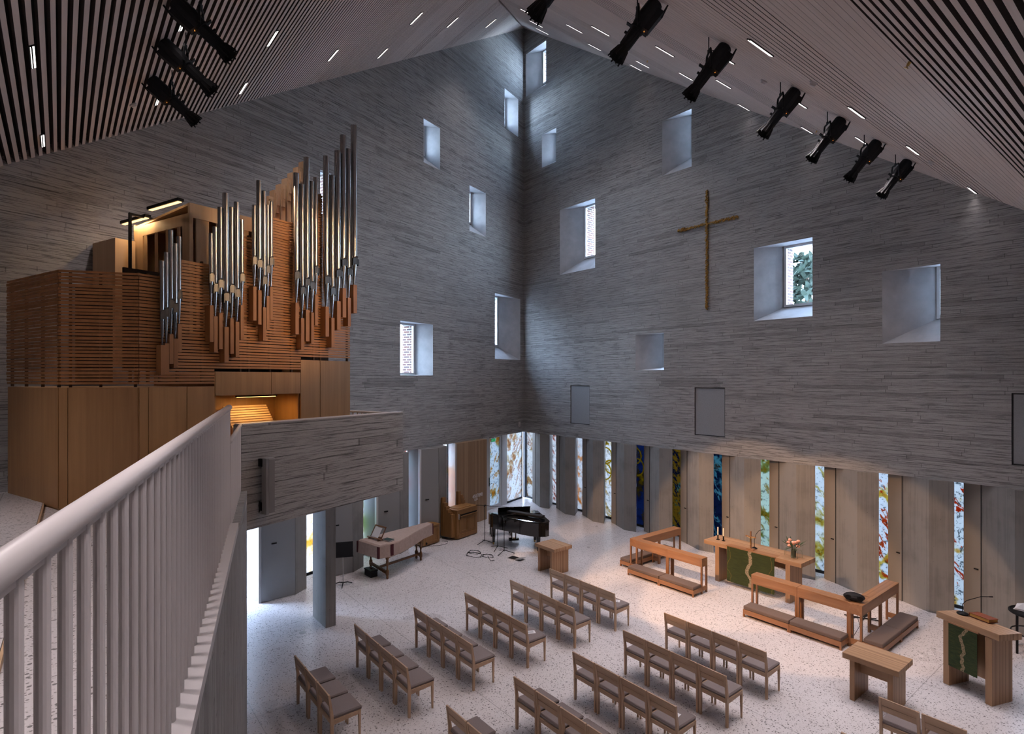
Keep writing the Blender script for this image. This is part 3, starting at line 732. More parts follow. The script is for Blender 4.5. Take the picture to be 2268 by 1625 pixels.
bn = thing('organ_bench', 'oak organ bench at the console behind the balcony', 'bench', tuple(OB + Vector((2.05*-.343 + .42*.9393, 2.05*.9393 + .42*.343, 0))), OANG)
m = MB(); m.box(-.55,.55,-.15,.15,.5,.54); obj('seat', m, M_ORGV, bn, bevel=.006)
for sx in (-.48,.48): m = MB(); m.box(sx-.02,sx+.02,-.14,.14,0,.5); obj('leg', m, M_ORGV, bn)
# slatted screens: stepped bays
bays = [(0.03,.25,6.865),(.56,1.00,7.19),(1.62,1.78,7.79),(2.2,2.64,8.23),(3.17,3.33,8.95)]
def top_at(x):
    for lim, z in ((.56,6.865),(1.62,7.19),(2.2,7.79),(3.17,8.23),(4.1,8.95)):
        if x < lim: return z
z = 5.20; k = 0
sm = MB(); ch_m = MB(); sd_m = MB()
while z < 8.95:
    h = (.034,.040,.030,.045,.036)[k % 5]; gp_ = (.013,.016,.011)[k % 3]
    d_ = (.0,.006,.002,.008)[k % 4]
    for (x0,x1,zt) in ((0,.56,6.865),(.56,1.62,7.19),(1.62,2.2,7.79),(2.2,3.17,8.23),(3.17,3.36,8.95),(3.36,4.08,6.62)):
        lo = 5.2 if x1 <= 1.16 else 5.42
        if x0 >= .56 and x1 <= 1.62: pass
        if x0 < 1.155 and x1 > 1.155 and z < 5.42:
            sm.box(x0,1.15,-.012-d_,.012,oz(z),oz(min(z+h,zt))); continue
        if x0 >= 1.155 and z < 5.42: continue
        if x0 >= 2.85 and z < 5.66: continue
        if x0 < 2.85 < x1 and z < 5.66: sm.box(x0,2.85,-.012-d_,.012,oz(z),oz(z+h)); continue
        if z + h < zt: sm.box(x0,x1,-.012-d_,.012,oz(z),oz(z+h))
    if z + h < 6.87:
        nrm = Vector((sa, ca, 0)).normalized(); nrm = nrm if nrm.y < 0 else -nrm
        p0, p1 = Vector((ca,-sa,0)), Vector((0,0,0))
        ch_m.prism([tuple((p0+nrm*.01).xy),tuple((p1+nrm*.01).xy),tuple((p1-nrm*.012).xy),tuple((p0-nrm*.012).xy)], oz(z), oz(z+h))
        sd_m.box(ca-.012-d_,ca+.012,-sa,2.55,oz(z),oz(z+h))
    z += h + gp_; k += 1
obj('slat_screen', sm, M_ORGS, og); obj('chamfer_slat_screen', ch_m, M_ORGS, og); obj('side_slat_screen', sd_m, M_ORGS, og)
m = MB()
for x in (.0,.13,.30,.56,.95,1.62,1.78,2.2,2.66,3.17,3.33,4.03): m.box(x,x+.03,.014,.06,oz(5.2),oz(top_at(min(x,3.3)) if x < 3.34 else 6.6))
for f in (.12,.5,.95): m.box(ca*(1-f)+.015,ca*(1-f)+.045,-sa*(1-f)+.03,-sa*(1-f)+.06,oz(5.16),oz(6.85))
for y_ in (.75,1.3,1.9,2.45): m.box(ca+.014,ca+.05,y_,y_+.03,oz(5.16),oz(6.85))
obj('screen_frame', m, plain('dark_screen_frame', (.05,.025,.012), .7), og)
m = MB(); m.box(.05,3.1,.55,.60,oz(5.4),oz(7.0)); m.box(ca+.3,.05,.9,.95,oz(5.2),oz(6.7)); m.box(3.1,4.0,.55,.6,oz(5.4),oz(6.5)); obj('inner_wall', m, M_ORGIN, og)
# swell box and wooden bass pipes behind the front
m = MB()
sb0, sb1, sy0, sy1 = .98, 3.3, .42, 2.25
m.box(sb0,sb1,sy0,sy0+.05,oz(7.98),oz(8.2)); m.box(sb0,sb1,sy1-.05,sy1,oz(6.0),oz(8.1)); m.box(sb1-.05,sb1,sy0,sy1,oz(6.0),oz(8.2))
m.box(sb0,sb1,sy0,sy1,oz(6.0),oz(6.06)); m.hexa([(sb0,sy0,oz(8.18)),(sb1,sy0,oz(8.22)),(sb1,sy1,oz(8.06)),(sb0,sy1,oz(8.02)),(sb0,sy0,oz(8.22)),(sb1,sy0,oz(8.26)),(sb1,sy1,oz(8.10)),(sb0,sy1,oz(8.06))])
m.box(sb0,sb0+.05,sy0,sy1,oz(7.86),oz(8.05)); m.box(sb0,sb0+.06,sy0,sy0+.22,oz(6),oz(8.0)); m.box(sb0,sb0+.06,sy1-.32,sy1,oz(6),oz(8.0))
obj('swell_box', m, M_PINE, og)
for k in range(4):
    y_ = sy0+.34+.36*k; m = MB(); m.hexa([(sb0-.02,y_,oz(6.1)),(sb0+.02,y_-.03,oz(6.1)),(sb0+.16,y_+.24,oz(6.1)),(sb0+.12,y_+.27,oz(6.1)),(sb0-.02,y_,oz(7.86)),(sb0+.02,y_-.03,oz(7.86)),(sb0+.16,y_+.24,oz(7.86)),(sb0+.12,y_+.27,oz(7.86))]); obj('swell_shutter', m, M_PINE, og)
for k in range(6):
    x_ = sb0+.12+.37*k; m = MB(); m.box(x_,x_+.22,sy0+.01,sy0+.05,oz(6.1),oz(7.98)); obj('swell_shutter', m, M_PINE, og)
m = MB(); m.box(sb0-.35,sb0-.02,sy1-.1,3.0,oz(5.5),oz(7.78)); obj('rear_case', m, M_PINE, og)
m = MB(); m.box(sb0-.34,sb0-.30,sy0+1.25,sy0+1.29,oz(5.2),oz(8.12)); m.box(sb0-.34,sb0+.5,sy0+1.25,sy0+1.29,oz(8.12),oz(8.16)); m.box(sb0-.75,sb0-.3,.3,.33,oz(6.86),oz(6.92)); obj('steel_frame', m, M_BLACK, og)
for (y0,y1,z_) in ((.55,1.55,8.245),(1.6,2.5,8.13)):
    m = MB(); m.box(sb0-.12,sb0-.02,y0,y1,oz(z_),oz(z_+.05)); bb = obj('light_bar', m, M_BLACK, og)
    m = MB(); m.box(sb0-.10,sb0-.04,y0+.03,y1-.03,oz(z_-.012),oz(z_-.002)); obj('tube', m, M_BAR, bb)
for k in range(7):
    x_ = 2.58+.135*k; zt = 8.80+.155*k
    m = MB(); m.box(x_,x_+.11,.58,.74,oz(7.3),oz(zt)); wp = obj('wooden_pipe', m, M_PINE, og)
    m = MB(); m.box(x_+.02,x_+.09,.555,.58,oz(zt-.45),oz(zt-.06)); m.box(x_+.035,x_+.075,.53,.555,oz(zt-.30),oz(zt-.10)); obj('tuning_cap', m, M_PINE, wp)
# tin front pipes: x, z top, z mouth, z foot tip, z block bottom, radius
PIPES = [(.265,7.06,6.24,5.79,5.34,.032),(.325,7.20,6.28,5.82,5.38,.032),(.39,7.55,6.42,5.96,5.51,.034),(.455,7.36,6.36,5.90,5.45,.036),(.515,7.48,6.58,6.13,5.69,.030),
 (1.02,7.64,6.92,6.47,5.88,.034),(1.09,7.76,6.76,6.30,5.71,.038),(1.175,8.10,6.84,6.36,5.77,.040),(1.27,8.36,6.63,6.14,5.55,.050),(1.37,8.15,6.78,6.29,5.70,.042),(1.465,8.26,6.72,6.24,5.65,.046),(1.555,7.99,7.0,6.53,5.94,.036),
 (1.79,8.30,7.33,6.88,6.29,.037),(1.885,8.75,7.29,6.83,6.23,.044),(1.98,8.59,7.01,6.54,5.95,.042),(2.05,8.37,7.22,6.75,6.16,.033),(2.12,8.45,7.38,6.92,6.33,.037),
 (2.655,9.12,7.21,6.70,6.11,.052),(2.78,8.95,6.94,6.42,5.83,.050),(2.89,9.49,7.11,6.59,5.99,.056),(3.01,9.07,7.06,6.55,5.96,.044),(3.10,9.17,7.38,6.90,6.31,.044),
 (3.355,9.67,7.22,6.70,6.11,.058),(3.50,9.34,7.02,6.49,5.90,.054),(3.645,9.87,7.40,6.84,6.26,.064),(3.79,10.24,7.64,7.12,6.53,.062),(3.93,10.01,7.48,6.94,6.36,.054),(4.08,10.55,7.72,7.23,6.64,.066)]
for (x,zt,zm,zf,zb,r) in PIPES:
    y_ = -.13; c = (x,y_,0)
    m = MB(); m.lathe([(.0,oz(zt)-.01),(r*.96,oz(zt)-.01),(r,oz(zt)),(r,oz(zm)+.0),(r*1.01,oz(zm)-.06),(r*.97,oz(zm)-.10),(r*.30,oz(zf)),(r*.30,oz(zf)-.02)][::-1], c, 18)
    p = obj('pipe', m, M_STEEL, og, auto=True)
    q = MB(); q.hexa([(x-r*.72,y_-r*1.08,oz(zm)-.06),(x+r*.72,y_-r*1.08,oz(zm)-.06),(x+r*.72,y_-r*.5,oz(zm)-.06),(x-r*.72,y_-r*.5,oz(zm)-.06),(x-r*.72,y_-r*1.02,oz(zm)+.07),(x+r*.72,y_-r*1.02,oz(zm)+.07),(x+r*.72,y_-r*.5,oz(zm)+.07),(x-r*.72,y_-r*.5,oz(zm)+.07)])
    q.cyl((x,y_-r*.98,oz(zm)+.07),(x,y_-r*.9,oz(zm)+.075),r*.72,r*.6,12); q.box(x-r*1.22,x-r*.8,y_-r*1.1,y_-r*.4,oz(zm)-.09,oz(zm)+.05); q.box(x+r*.8,x+r*1.22,y_-r*1.1,y_-r*.4,oz(zm)-.09,oz(zm)+.05)
    obj('mouth', q, M_STEELD, p)
    b = MB(); w = max(.03, r*.72); b.box(x-w,x+w,y_-w*.9,-.02,oz(zb),oz(zf)); obj('foot_block', b, M_ORGB, p)

# ------------------------------------------------------------------ chairs
def make_chair(label):
    t = thing('oak_chair', label, 'chair')
    w = .485
    m = MB(); m.box(.02,w-.02,.0,.455,.425,.455); m.hexa([(.01,.005,.455),(w-.01,.005,.455),(w-.01,.465,.455),(.01,.465,.455),(.03,.02,.478),(w-.03,.02,.478),(w-.03,.445,.478),(.03,.445,.478)])
    obj('seat', m, M_TAUPE, t, bevel=.008)
    for x in (0, w-.034):
        m = MB(); m.ext([(-.018,0),(.022,0),(.028,.42),(.022,.50),(-.028,.80),(-.058,.80),(-.022,.50),(-.022,.42)], 'x', x, x+.034); obj('leg', m, M_OAKC, t, bevel=.003)
        m = MB(); m.hexa([(x+.006,.405,0),(x+.028,.405,0),(x+.028,.432,0),(x+.006,.432,0),(x,.395,.43),(x+.034,.395,.43),(x+.034,.436,.43),(x,.436,.43)]); obj('leg', m, M_OAKC, t, bevel=.003)
    m = MB(); m.box(.034,w-.034,.40,.425,.365,.425); m.box(.034,w-.034,-.012,.012,.365,.425)
    for x in (.004, w-.026): m.hexa([(x,.02,.355),(x+.022,.02,.355),(x+.022,.40,.375),(x,.40,.375),(x,.02,.427),(x+.022,.02,.427),(x+.022,.40,.427),(x,.40,.427)])
    obj('seat_frame', m, M_OAKX, t)
    m = MB()
    def slab(z0, z1):
        ya, yb_ = .012-.06*(z0-.5)/.3*.83, .012-.06*(z1-.5)/.3*.83
        m.hexa([(.03,ya-.016,z0),(w-.03,ya-.016,z0),(w-.03,ya+.004,z0),(.03,ya+.004,z0),(.03,yb_-.016,z1),(w-.03,yb_-.016,z1),(w-.03,yb_+.004,z1),(.03,yb_+.004,z1)])
    slab(.605,.688); slab(.694,.80); obj('backrest', m, M_OAKX, t, bevel=.002)
    return t
ORD = ['first','second','third','fourth']
CH = []
gx, gw = 8.68, .506; hx, hw = 11.91, .506
GR = [(-6.42,range(4)),(-7.61,range(4)),(-8.82,range(4)),(-10.02,range(4)),(-11.24,range(4)),(-12.47,(1,2,3))]
HR = [(-6.40,range(4)),(-7.60,range(4)),(-8.86,range(4)),(-10.10,range(4)),(-11.29,(0,1))]
RW = ['front','second','third','fourth','fifth','sixth']
for i, (y,ks) in enumerate(GR):
    for k in ks: CH.append((gx+gw*k, y, 'oak chair, %s from the middle aisle, in the %s row on the piano side' % (ORD[3-k], RW[i]), 'chairs in the block on the piano side'))
for i, (y,ks) in enumerate(HR):
    for k in ks: CH.append((hx+hw*k, y, 'oak chair, %s from the middle aisle, in the %s row before the altar' % (ORD[k], RW[i]), 'chairs in the block before the altar'))
CH.append((15.55,-6.42,'oak chair with a white sheet on its seat, just behind the low oak side table','chairs behind the lectern'))
CH.append((16.06,-6.42,'oak chair beside the one with the sheet, behind the low side table','chairs behind the lectern'))
CH.append((15.55,-7.69,'oak chair of which only a back corner shows, one row behind the side table chairs','chairs behind the lectern'))
chair0 = None
for x,y,lab,grp in CH:
    if chair0 is None: chair0 = make_chair(lab); chair0.location = (x,y,0); chair0['group'] = grp
    else: dup(chair0, (x,y,0), 0, lab, grp)
SH = [(gx+gw*3+.20,-6.12,.6,'of the front row end chair on the piano side'),(gx+gw*3+.20,-8.54,1.1,'of the third row aisle chair on the piano side'),(hx+hw*1+.27,-6.12,.25,'of the second chair in the front row before the altar'),
      (hx+hw*3+.22,-8.62,.15,'of the third row outer chair before the altar'),(15.78,-6.13,.15,'of the chair behind the low side table')]
sh0 = None
for x,y,a,lab in SH:
    lab = 'white printed sheet ' + lab
    if sh0 is None:
        sh0 = thing('song_sheet', lab, 'paper', (x,y,.4785), a, 'sheets left on chair seats')
        m = MB(); m.box(-.105,.105,-.06,.06,0,.003); obj('paper', m, M_PAPER, sh0)
        m = MB(); m.box(-.07,.07,-.03,.03,.003,.0036); obj('print_block', m, M_PRINT, sh0)
    else: dup(sh0, (x,y,.4785), a, lab)

# ------------------------------------------------------------------ kneelers
def make_kneeler(label, w=1.01):
    t = thing('communion_kneeler', label, 'kneeler', group='communion kneelers around the altar')
    m = MB(); m.box(0,w,0,.24,.655,.84); m.box(.05,w-.05,-.004,0,.68,.825); obj('rail_box', m, M_KNX, t, bevel=.003)
    m = MB(); m.box(0,w,-.004,.244,.84,.86); obj('arm_top', m, M_KNT, t, bevel=.003)
    for x in (0, w-.04):
        for y in (0,.20):
            m = MB(); m.box(x,x+.04,y,y+.04,0,.655); obj('post', m, M_KNZ, t)
    m = MB(); m.box(0,w,-.36,-.0,.065,.165)
    for x in (0,w-.035): m.box(x,x+.035,.0,.20,.065,.165)
    obj('bench_frame', m, M_KNX, t, bevel=.002)
    for x in (0, w-.035):
        m = MB(); m.box(x,x+.035,-.36,-.325,0,.065); obj('foot', m, M_KNZ, t)
    m = MB(); m.box(.005,w-.005,-.355,-.02,.165,.245); obj('cushion', m, M_TAUPEB, t, bevel=.018)
    return t
K = [(8.62,-3.215,0,'reddish oak kneeler with brown cushion, joining the wing near the piano'),(9.635,-3.215,0,'reddish oak kneeler with brown cushion, beside the altar gap at the candle end'),
     (11.95,-3.29,0,'reddish oak kneeler with brown cushion, beside the altar gap at the flower end'),(12.965,-3.29,0,'reddish oak kneeler with brown cushion, ending under the black radio'),
     (8.375,-1.15,-PI/2,'kneeler of the wing near the piano, close to the piers'),(8.375,-2.165,-PI/2,'kneeler of the wing near the piano, forming its corner'),
     (14.22,-3.32,PI/2,'kneeler of the wing facing the lectern, forming its corner'),(14.22,-2.305,PI/2,'kneeler of the wing facing the lectern, close to the piers')]
k0 = None
for x,y,a,lab in K:
    if k0 is None: k0 = make_kneeler(lab); k0.location = (x,y,0); k0.rotation_euler = (0,0,a)
    else: dup(k0, (x,y,0), a, lab)
rd_ = thing('portable_radio', 'rounded black portable radio on the kneeler corner facing the lectern', 'radio', (14.02,-3.16,.862), .35)
m = MB(); m.ball((0,0,.085),.19,.10,.085,16); obj('body', m, M_BLACKSAT, rd_, smooth=True)
for sx in (-.105,.105): m = MB(); m.cyl((sx,-.075,.085),(sx,-.097,.085),.055,.05,16); obj('speaker_cone', m, M_BLACK, rd_)
m = MB(); m.box(-.05,.05,-.098,-.088,.09,.12); obj('display', m, M_STEELD, rd_)
m = MB(); m.tube([(.12,.03,.13),(.26,.05,.11)], .003, 5); obj('aerial', m, M_STEEL, rd_)
m = MB(); m.tube([(.0,.12,.01),(.02,.24,0),(.02,.30,-.25),(.1,.34,-.6),(.0,.45,-.86)], .005, 5); obj('cord', m, M_BLACK, rd_)
fs = thing('folded_music_stand', 'small black folded stand lying on the floor inside the kneeler wing', 'stand', (13.62,-1.75,0), .3)
m = MB(); m.cyl((-.3,0,.02),(.35,.05,.02),.012); m.cyl((-.2,-.1,.02),(.3,.15,.02),.01); m.cyl((.05,-.15,.02),(.1,.25,.02),.01); obj('legs', m, M_BLACK, fs)
m = MB(); m.lathe([(.0,0),(.13,0),(.13,.02),(.03,.035),(.0,.035)], (.02,.28,0), 16); obj('round_foot', m, M_BLACK, fs)

# ------------------------------------------------------------------ altar and what stands on it
al = thing('altar', 'long laminated oak altar table on two slab legs before the piers', 'altar', (10.0,-2.12,0))
m = MB(); m.box(0,2.53,0,.73,.9,1.0); obj('table_top', m, M_ALTX, al, bevel=.004)
for x in (.33,2.16): m = MB(); m.box(x,x+.11,0,.62,0,.9); obj('leg', m, M_ALTZ, al, bevel=.003)
m = MB(); m.box(.44,2.16,.36,.42,.66,.9); obj('stretcher', m, M_ALTX, al)
cl_ = thing('altar_cloth', 'green altar cloth with a winding pale band hanging at the altar front', 'cloth', (11.29,-2.125,0))
m = MB(); nx = 24
vs = []; 
for k in range(nx+1):
    x = -.615+1.23*k/nx; wv = .006*math.sin(k*.9)
    vs.append((x,wv))
for k in range(nx):
    (xa,wa),(xb,wb) = vs[k], vs[k+1]
    m.hexa([(xa,-.016+wa,.10),(xb,-.016+wb,.10),(xb,-.012+wb,.10),(xa,-.012+wa,.10),(xa,-.010,.985),(xb,-.010,.985),(xb,-.006,.985),(xa,-.006,.985)])
obj('hanging', m, green_cloth(), cl_)
m = MB(); m.box(-.64,.64,-.014,-.004,.985,1.003); m.box(-.64,.64,-.012,.22,1.0005,1.003); obj('hanging_bar', m, M_KNX, cl_)
for i, (x,y,lab) in enumerate(((10.24,-1.84,'ivory candle in a black holder at the altar end'),(10.40,-1.84,'ivory candle in a black holder, the inner one of the altar pair'))):
    t = thing('candlestick', lab, 'candle', (x,y,1.0), 0, 'candles on the altar')
    m = MB(); m.lathe([(0,0),(.045,0),(.045,.012),(.018,.02),(.018,.12),(.026,.125),(.026,.13),(0,.13)], (0,0,0), 14); obj('holder', m, M_BLACK, t)
    m = MB(); m.lathe([(0,.13),(.0175,.13),(.0175,.33),(.008,.335),(0,.335)], (0,0,0), 12); obj('candle', m, M_WAX, t)
cr = thing('altar_cross', 'small wooden crucifix standing on the altar', 'crucifix', (11.24,-2.0,1.0))
m = MB(); m.box(-.09,.09,-.06,.06,0,.03); obj('base', m, M_KNX, cr, bevel=.004)
m = MB(); m.box(-.015,.015,-.012,.012,.03,.46); m.box(-.13,.13,-.0125,.0125,.31,.34); obj('cross', m, M_KNZ, cr)
m = MB(); m.tube([(0,-.02,.12),(0,-.024,.2),(0,-.022,.29)], [.006,.012,.010], 8); m.ball((0,-.024,.315),.013,.013,.016); m.tube([(-.09,-.018,.325),(0,-.022,.29),(.09,-.018,.325)], .005, 6); obj('corpus', m, M_BRASS, cr)
def gooseneck(name, lab, loc, rz, pts, r0=.07):
    t = thing(name, lab, 'microphone', loc, rz)
    m = MB(); m.lathe([(0,0),(r0,0),(r0*1.02,.012),(r0*.6,.03),(.02,.04),(0,.04)], (0,0,0), 16); obj('base', m, M_BLACK, t, smooth=False)
    m = MB(); m.tube(pts, .006, 8); obj('neck', m, M_BLACK, t)
    e = Vector(pts[-1]); d = (e-Vector(pts[-2])).normalized(); m = MB(); m.cyl(e, e+d*.05, .010, .011, 10); obj('capsule', m, M_BLACKSAT, t)
    return t
gooseneck('altar_microphone','black gooseneck microphone behind the crucifix on the altar',(11.25,-1.84,1.0),0,[(0,0,.03),(.0,.0,.22),(.03,.02,.36),(.09,.05,.46),(.14,.07,.48)])
gooseneck('lectern_microphone','black gooseneck microphone on the lectern beside the book',(15.76,-3.20,1.185),0,[(0,0,.03),(.0,.0,.17),(.05,.02,.24),(.22,.15,.33),(.32,.22,.34)], .085)
vz = thing('flower_vase', 'glass vase of salmon roses with trailing leaves on the altar', 'flowers', (12.2,-1.8,1.0))
t_ = NT('vase_glass'); M_VASE = t_.bsdf((.55,.68,.58), .05, Transmission_Weight=.85, IOR=1.2)
m = MB(); m.lathe([(0,0),(.055,0),(.06,.02),(.055,.18),(.058,.19),(.05,.19),(.048,.03),(0,.03)], (0,0,0), 18); obj('vase', m, M_VASE, vz, smooth=True)
m = MB()
random.seed(3)
for k in range(14):
    a = 2*PI*k/14+random.random()*.4; r = .05+.12*random.random(); m.tube([(.02*math.cos(a),.02*math.sin(a),.05),(.03*math.cos(a),.03*math.sin(a),.2),(r*math.cos(a),r*math.sin(a),.33)], .003, 5)
obj('stems', m, M_GREEN, vz)
for k in range(9):
    a = 2*PI*k/9; r = .11 if k < 7 else .03; h = .30+.05*((k*5)%3)
    if k >= 7: h = .37
    m = MB(); c = (r*math.cos(a),r*math.sin(a),h); m.ball(c,.038,.038,.034,10)
    for q in range(5):
        b_ = 2*PI*q/5; m.ball((c[0]+.022*math.cos(b_),c[1]+.022*math.sin(b_),c[2]-.004),.024,.024,.028,8)
    obj('rose', m, M_ROSE, vz, smooth=True)
m = MB()
def leaf(base, tip, wd):
    b_, t2 = Vector(base), Vector(tip); d = t2-b_; s_ = d.cross(Vector((0,0,1))).normalized()*wd
    mid = b_+d*.5+Vector((0,0,.01)); m._add([tuple(b_),tuple(mid+s_),tuple(t2),tuple(mid-s_),tuple(mid-Vector((0,0,.008)))], [(0,1,4),(1,2,4),(2,3,4),(3,0,4),(0,3,2,1)])
for k in range(22):
    a = 2*PI*k/22+random.random()*.3; r = .18+.14*random.random(); h = .22+.25*random.random()
    leaf((.08*math.cos(a),.08*math.sin(a),.24),(r*math.cos(a),r*math.sin(a),h),.022)
for a in (.2,3.0,3.4,5.6):
    m.tube([(.05*math.cos(a),.05*math.sin(a),.22),(.18*math.cos(a),.18*math.sin(a),.2),(.2*math.cos(a),.2*math.sin(a),.03)], .003, 5)
obj('foliage', m, M_GREEN, vz)

# low side tables and lectern
def side_table(lab, loc, w, d, z, lx0, lx1, rz=0):
    t = thing('side_table', lab, 'table', loc, rz)
    m = MB(); m.box(0,w,0,d,z-.09,z); obj('table_top', m, M_ALTX, t, bevel=.004)
    for x in (lx0, lx1-.075): m = MB(); m.box(x,x+.075,.03,d-.03,0,z-.09); obj('leg', m, M_ALTZ, t, bevel=.003)
    m = MB(); m.box(lx0+.075,lx1-.075,d*.42,d*.42+.045,z-.35,z-.09); obj('stretcher', m, M_ALTX, t)
    return t
side_table('small laminated oak table with slab legs between piano and chairs',(6.77,-5.26,0),.77,.67,.74,.09,.66)
side_table('low laminated oak side table standing behind the kneelers near the lectern',(14.65,-5.36,0),.81,.64,.75,.10,.72)
lc = thing('lectern', 'tall laminated oak lectern with a green woven hanging', 'lectern', (15.45,-3.47,0), math.radians(-20.5))
m = MB(); m.hexa([(0,0,1.10),(.98,0,1.10),(.98,.54,1.05),(0,.54,1.05),(0,0,1.205),(.98,0,1.205),(.98,.54,1.155),(0,.54,1.155)]); obj('reading_top', m, M_ALTX, lc, bevel=.004)
for x in (.11,.77): m = MB(); m.box(x,x+.10,.01,.50,0,1.09); obj('leg', m, M_ALTZ, lc, bevel=.003)
m = MB(); m.box(.21,.77,.20,.25,.30,1.09); obj('back_panel', m, M_ALTF, lc)
hg = thing('woven_hanging', 'dark green woven hanging with a winding pale thread on the lectern front', 'hanging', (15.45+.13*.35,-3.47,0), math.radians(-20.5))
hg.location = Vector((15.45,-3.47,0)) + Matrix.Rotation(math.radians(-20.5),3,'Z') @ Vector((.44,-.004,0))
m = MB(); m.box(-.225,.225,-.012,-.004,.36,1.09); obj('cloth', m, woven_cloth(), hg)
m = MB(); m.box(-.245,.245,-.014,.0,1.09,1.115); obj('rod', m, M_KNX, hg)
bk = thing('book', 'thick red leather book with gilt edges lying on the lectern', 'book', (16.04,-3.17,1.175), math.radians(-14))
bk.rotation_euler = (math.radians(-4), 0, math.radians(-22))
m = MB(); m.box(-.16,.16,-.11,.11,0,.008); m.box(-.16,.16,-.11,.11,.052,.06); m.box(-.165,-.155,-.11,.11,0,.06); obj('cover', m, M_RED, bk, bevel=.003)
m = MB(); m.box(-.152,.15,-.102,.102,.008,.052); obj('pages', m, M_GILTEDGE, bk)
bt = thing('round_table', 'tall black round metal table by the piers behind the lectern', 'table', (16.32,-.85,0))
m = MB(); m.lathe([(0,.74),(.36,.74),(.37,.75),(.37,.775),(.35,.78),(.34,.765),(0,.765)], (0,0,0), 40); obj('table_top', m, M_BLACK, bt)
for k in range(4):
    a = 2*PI*k/4+.95; m = MB(); m.box(-.018,.018,-.018,.018,0,.74); o = obj('leg', m, M_BLACK, bt); o.location = (.33*math.cos(a),.33*math.sin(a),0)
m = MB(); m.tube([(.33*math.cos(2*PI*k/24),.33*math.sin(2*PI*k/24),.38) for k in range(25)], .012, 6); obj('ring', m, M_BLACK, bt)
gd = thing('glass_dish', 'small clear folded glass ornament on the black round table', 'ornament', (16.12,-.85,.766))
m = MB(); m.hexa([(-.05,-.03,0),(.05,-.03,0),(.06,.03,0),(-.05,.03,0),(-.07,-.05,.02),(.10,-.03,.03),(.06,.05,.14),(-.05,.05,.10)]); m.box(-.09,.13,-.05,.05,0,.004); obj('glass', m, M_PAPER, gd)

# ------------------------------------------------------------------ gilded wall cross
wc = thing('wall_cross', 'large thin gilded cross high on the altar wall', 'cross', (8.76,-.03,7.4))
m = MB(); random.seed(11)
def flake(cx, cz, a, L, w):
    c, s_ = math.cos(a), math.sin(a); pts = [(-L,0),(0,w),(L,0),(0,-w)]
    P = [(cx+p[0]*c-p[1]*s_, cz+p[0]*s_+p[1]*c) for p in pts]; y0 = -.02*random.random()
    m.hexa([(P[0][0],y0-.006,P[0][1]),(P[1][0],y0-.004,P[1][1]),(P[2][0],y0-.008,P[2][1]),(P[3][0],y0-.004,P[3][1]),(P[0][0],.026,P[0][1]),(P[1][0],.026,P[1][1]),(P[2][0],.026,P[2][1]),(P[3][0],.026,P[3][1])])
for k in range(190):
    flake(random.uniform(-.03,.03), 3.64*k/190, random.choice((.7,2.4))+random.uniform(-.4,.4), .045, .008)
for k in range(110):
    x = -1.03+2.06*k/110; flake(x, 2.6+random.uniform(-.03,.03), random.choice((.7,2.4))+random.uniform(-.4,.4), .045, .008)
obj('gilt_leaves', m, M_GOLD, wc)

# ------------------------------------------------------------------ instruments below the balcony
hp = thing('harpsichord', 'covered harpsichord under a beige padded cover on a turned walnut trestle', 'harpsichord', (4.3,-8.7,0))
ol = [(-.25,-.48),(.62,-.30),(.58,.10),(.53,.33),(.36,.62),(.10,.98),(-.20,1.45),(-.49,1.93),(-.71,1.90)]
m = MB(); N = len(ol)
cx0, cy0 = sum(p[0] for p in ol)/N, sum(p[1] for p in ol)/N
def ringz(sc, z, wob=0.): return [(cx0+(p[0]-cx0)*sc, cy0+(p[1]-cy0)*sc, z+wob*math.sin(i*2.3)) for i,p in enumerate(ol)]
R_ = [ringz(1.04,.58,.02), ringz(1.03,.75), ringz(1.02,.90), ringz(.985,.935)]
vs = [v for r in R_ for v in r]; fs = [(i*N+k,i*N+(k+1)%N,(i+1)*N+(k+1)%N,(i+1)*N+k) for i in range(3) for k in range(N)] + [tuple(range(3*N,4*N)), tuple(range(N))[::-1]]
m._add(vs, fs); cvr = obj('cover', m, M_COVER, hp, bevel=.012)
m = MB()
for (i, dx) in ((0,0),(1,0),(2,.03),(7,0)):
    p = Vector((*ringz(1.045,0)[i][:2],0)); c = Vector((cx0,cy0,0)); t2 = Vector((*ringz(1.045,0)[(i-1)%N][:2],0)); t3 = Vector((*ringz(1.045,0)[(i+1)%N][:2],0))
    d1 = (t2-p).normalized()*.05; d2 = (t3-p).normalized()*.05; o_ = (p-c).normalized()*.008
    m._add([tuple(p+d1+o_+Vector((0,0,.60))), tuple(p+o_*1.5+Vector((0,0,.60))), tuple(p+d2+o_+Vector((0,0,.60))), tuple(p+d1+o_+Vector((0,0,.90))), tuple(p+o_*1.5+Vector((0,0,.90))), tuple(p+d2+o_+Vector((0,0,.90))),
            tuple(p+d1*.6-o_*3+Vector((0,0,.60))), tuple(p+d1*.6-o_*3+Vector((0,0,.90)))], [(0,1,4,3),(1,2,5,4),(6,7,3,0),(2,6,7,5)])
obj('corner_strip', m, M_MAROON, cvr)
prof = [(0,0),(.02,0),(.035,.03),(.03,.09),(.045,.12),(.045,.22),(.025,.25),(.02,.30),(.04,.42),(.03,.50),(.045,.53),(.045,.58),(0,.58)]
for (x,y) in ((.58,-.06),(-.48,-.04),(-.44,1.37),(-.20,1.38)):
    m = MB(); m.lathe(prof, (x,y,0), 12); obj('leg', m, M_WALNUT, hp, smooth=True)
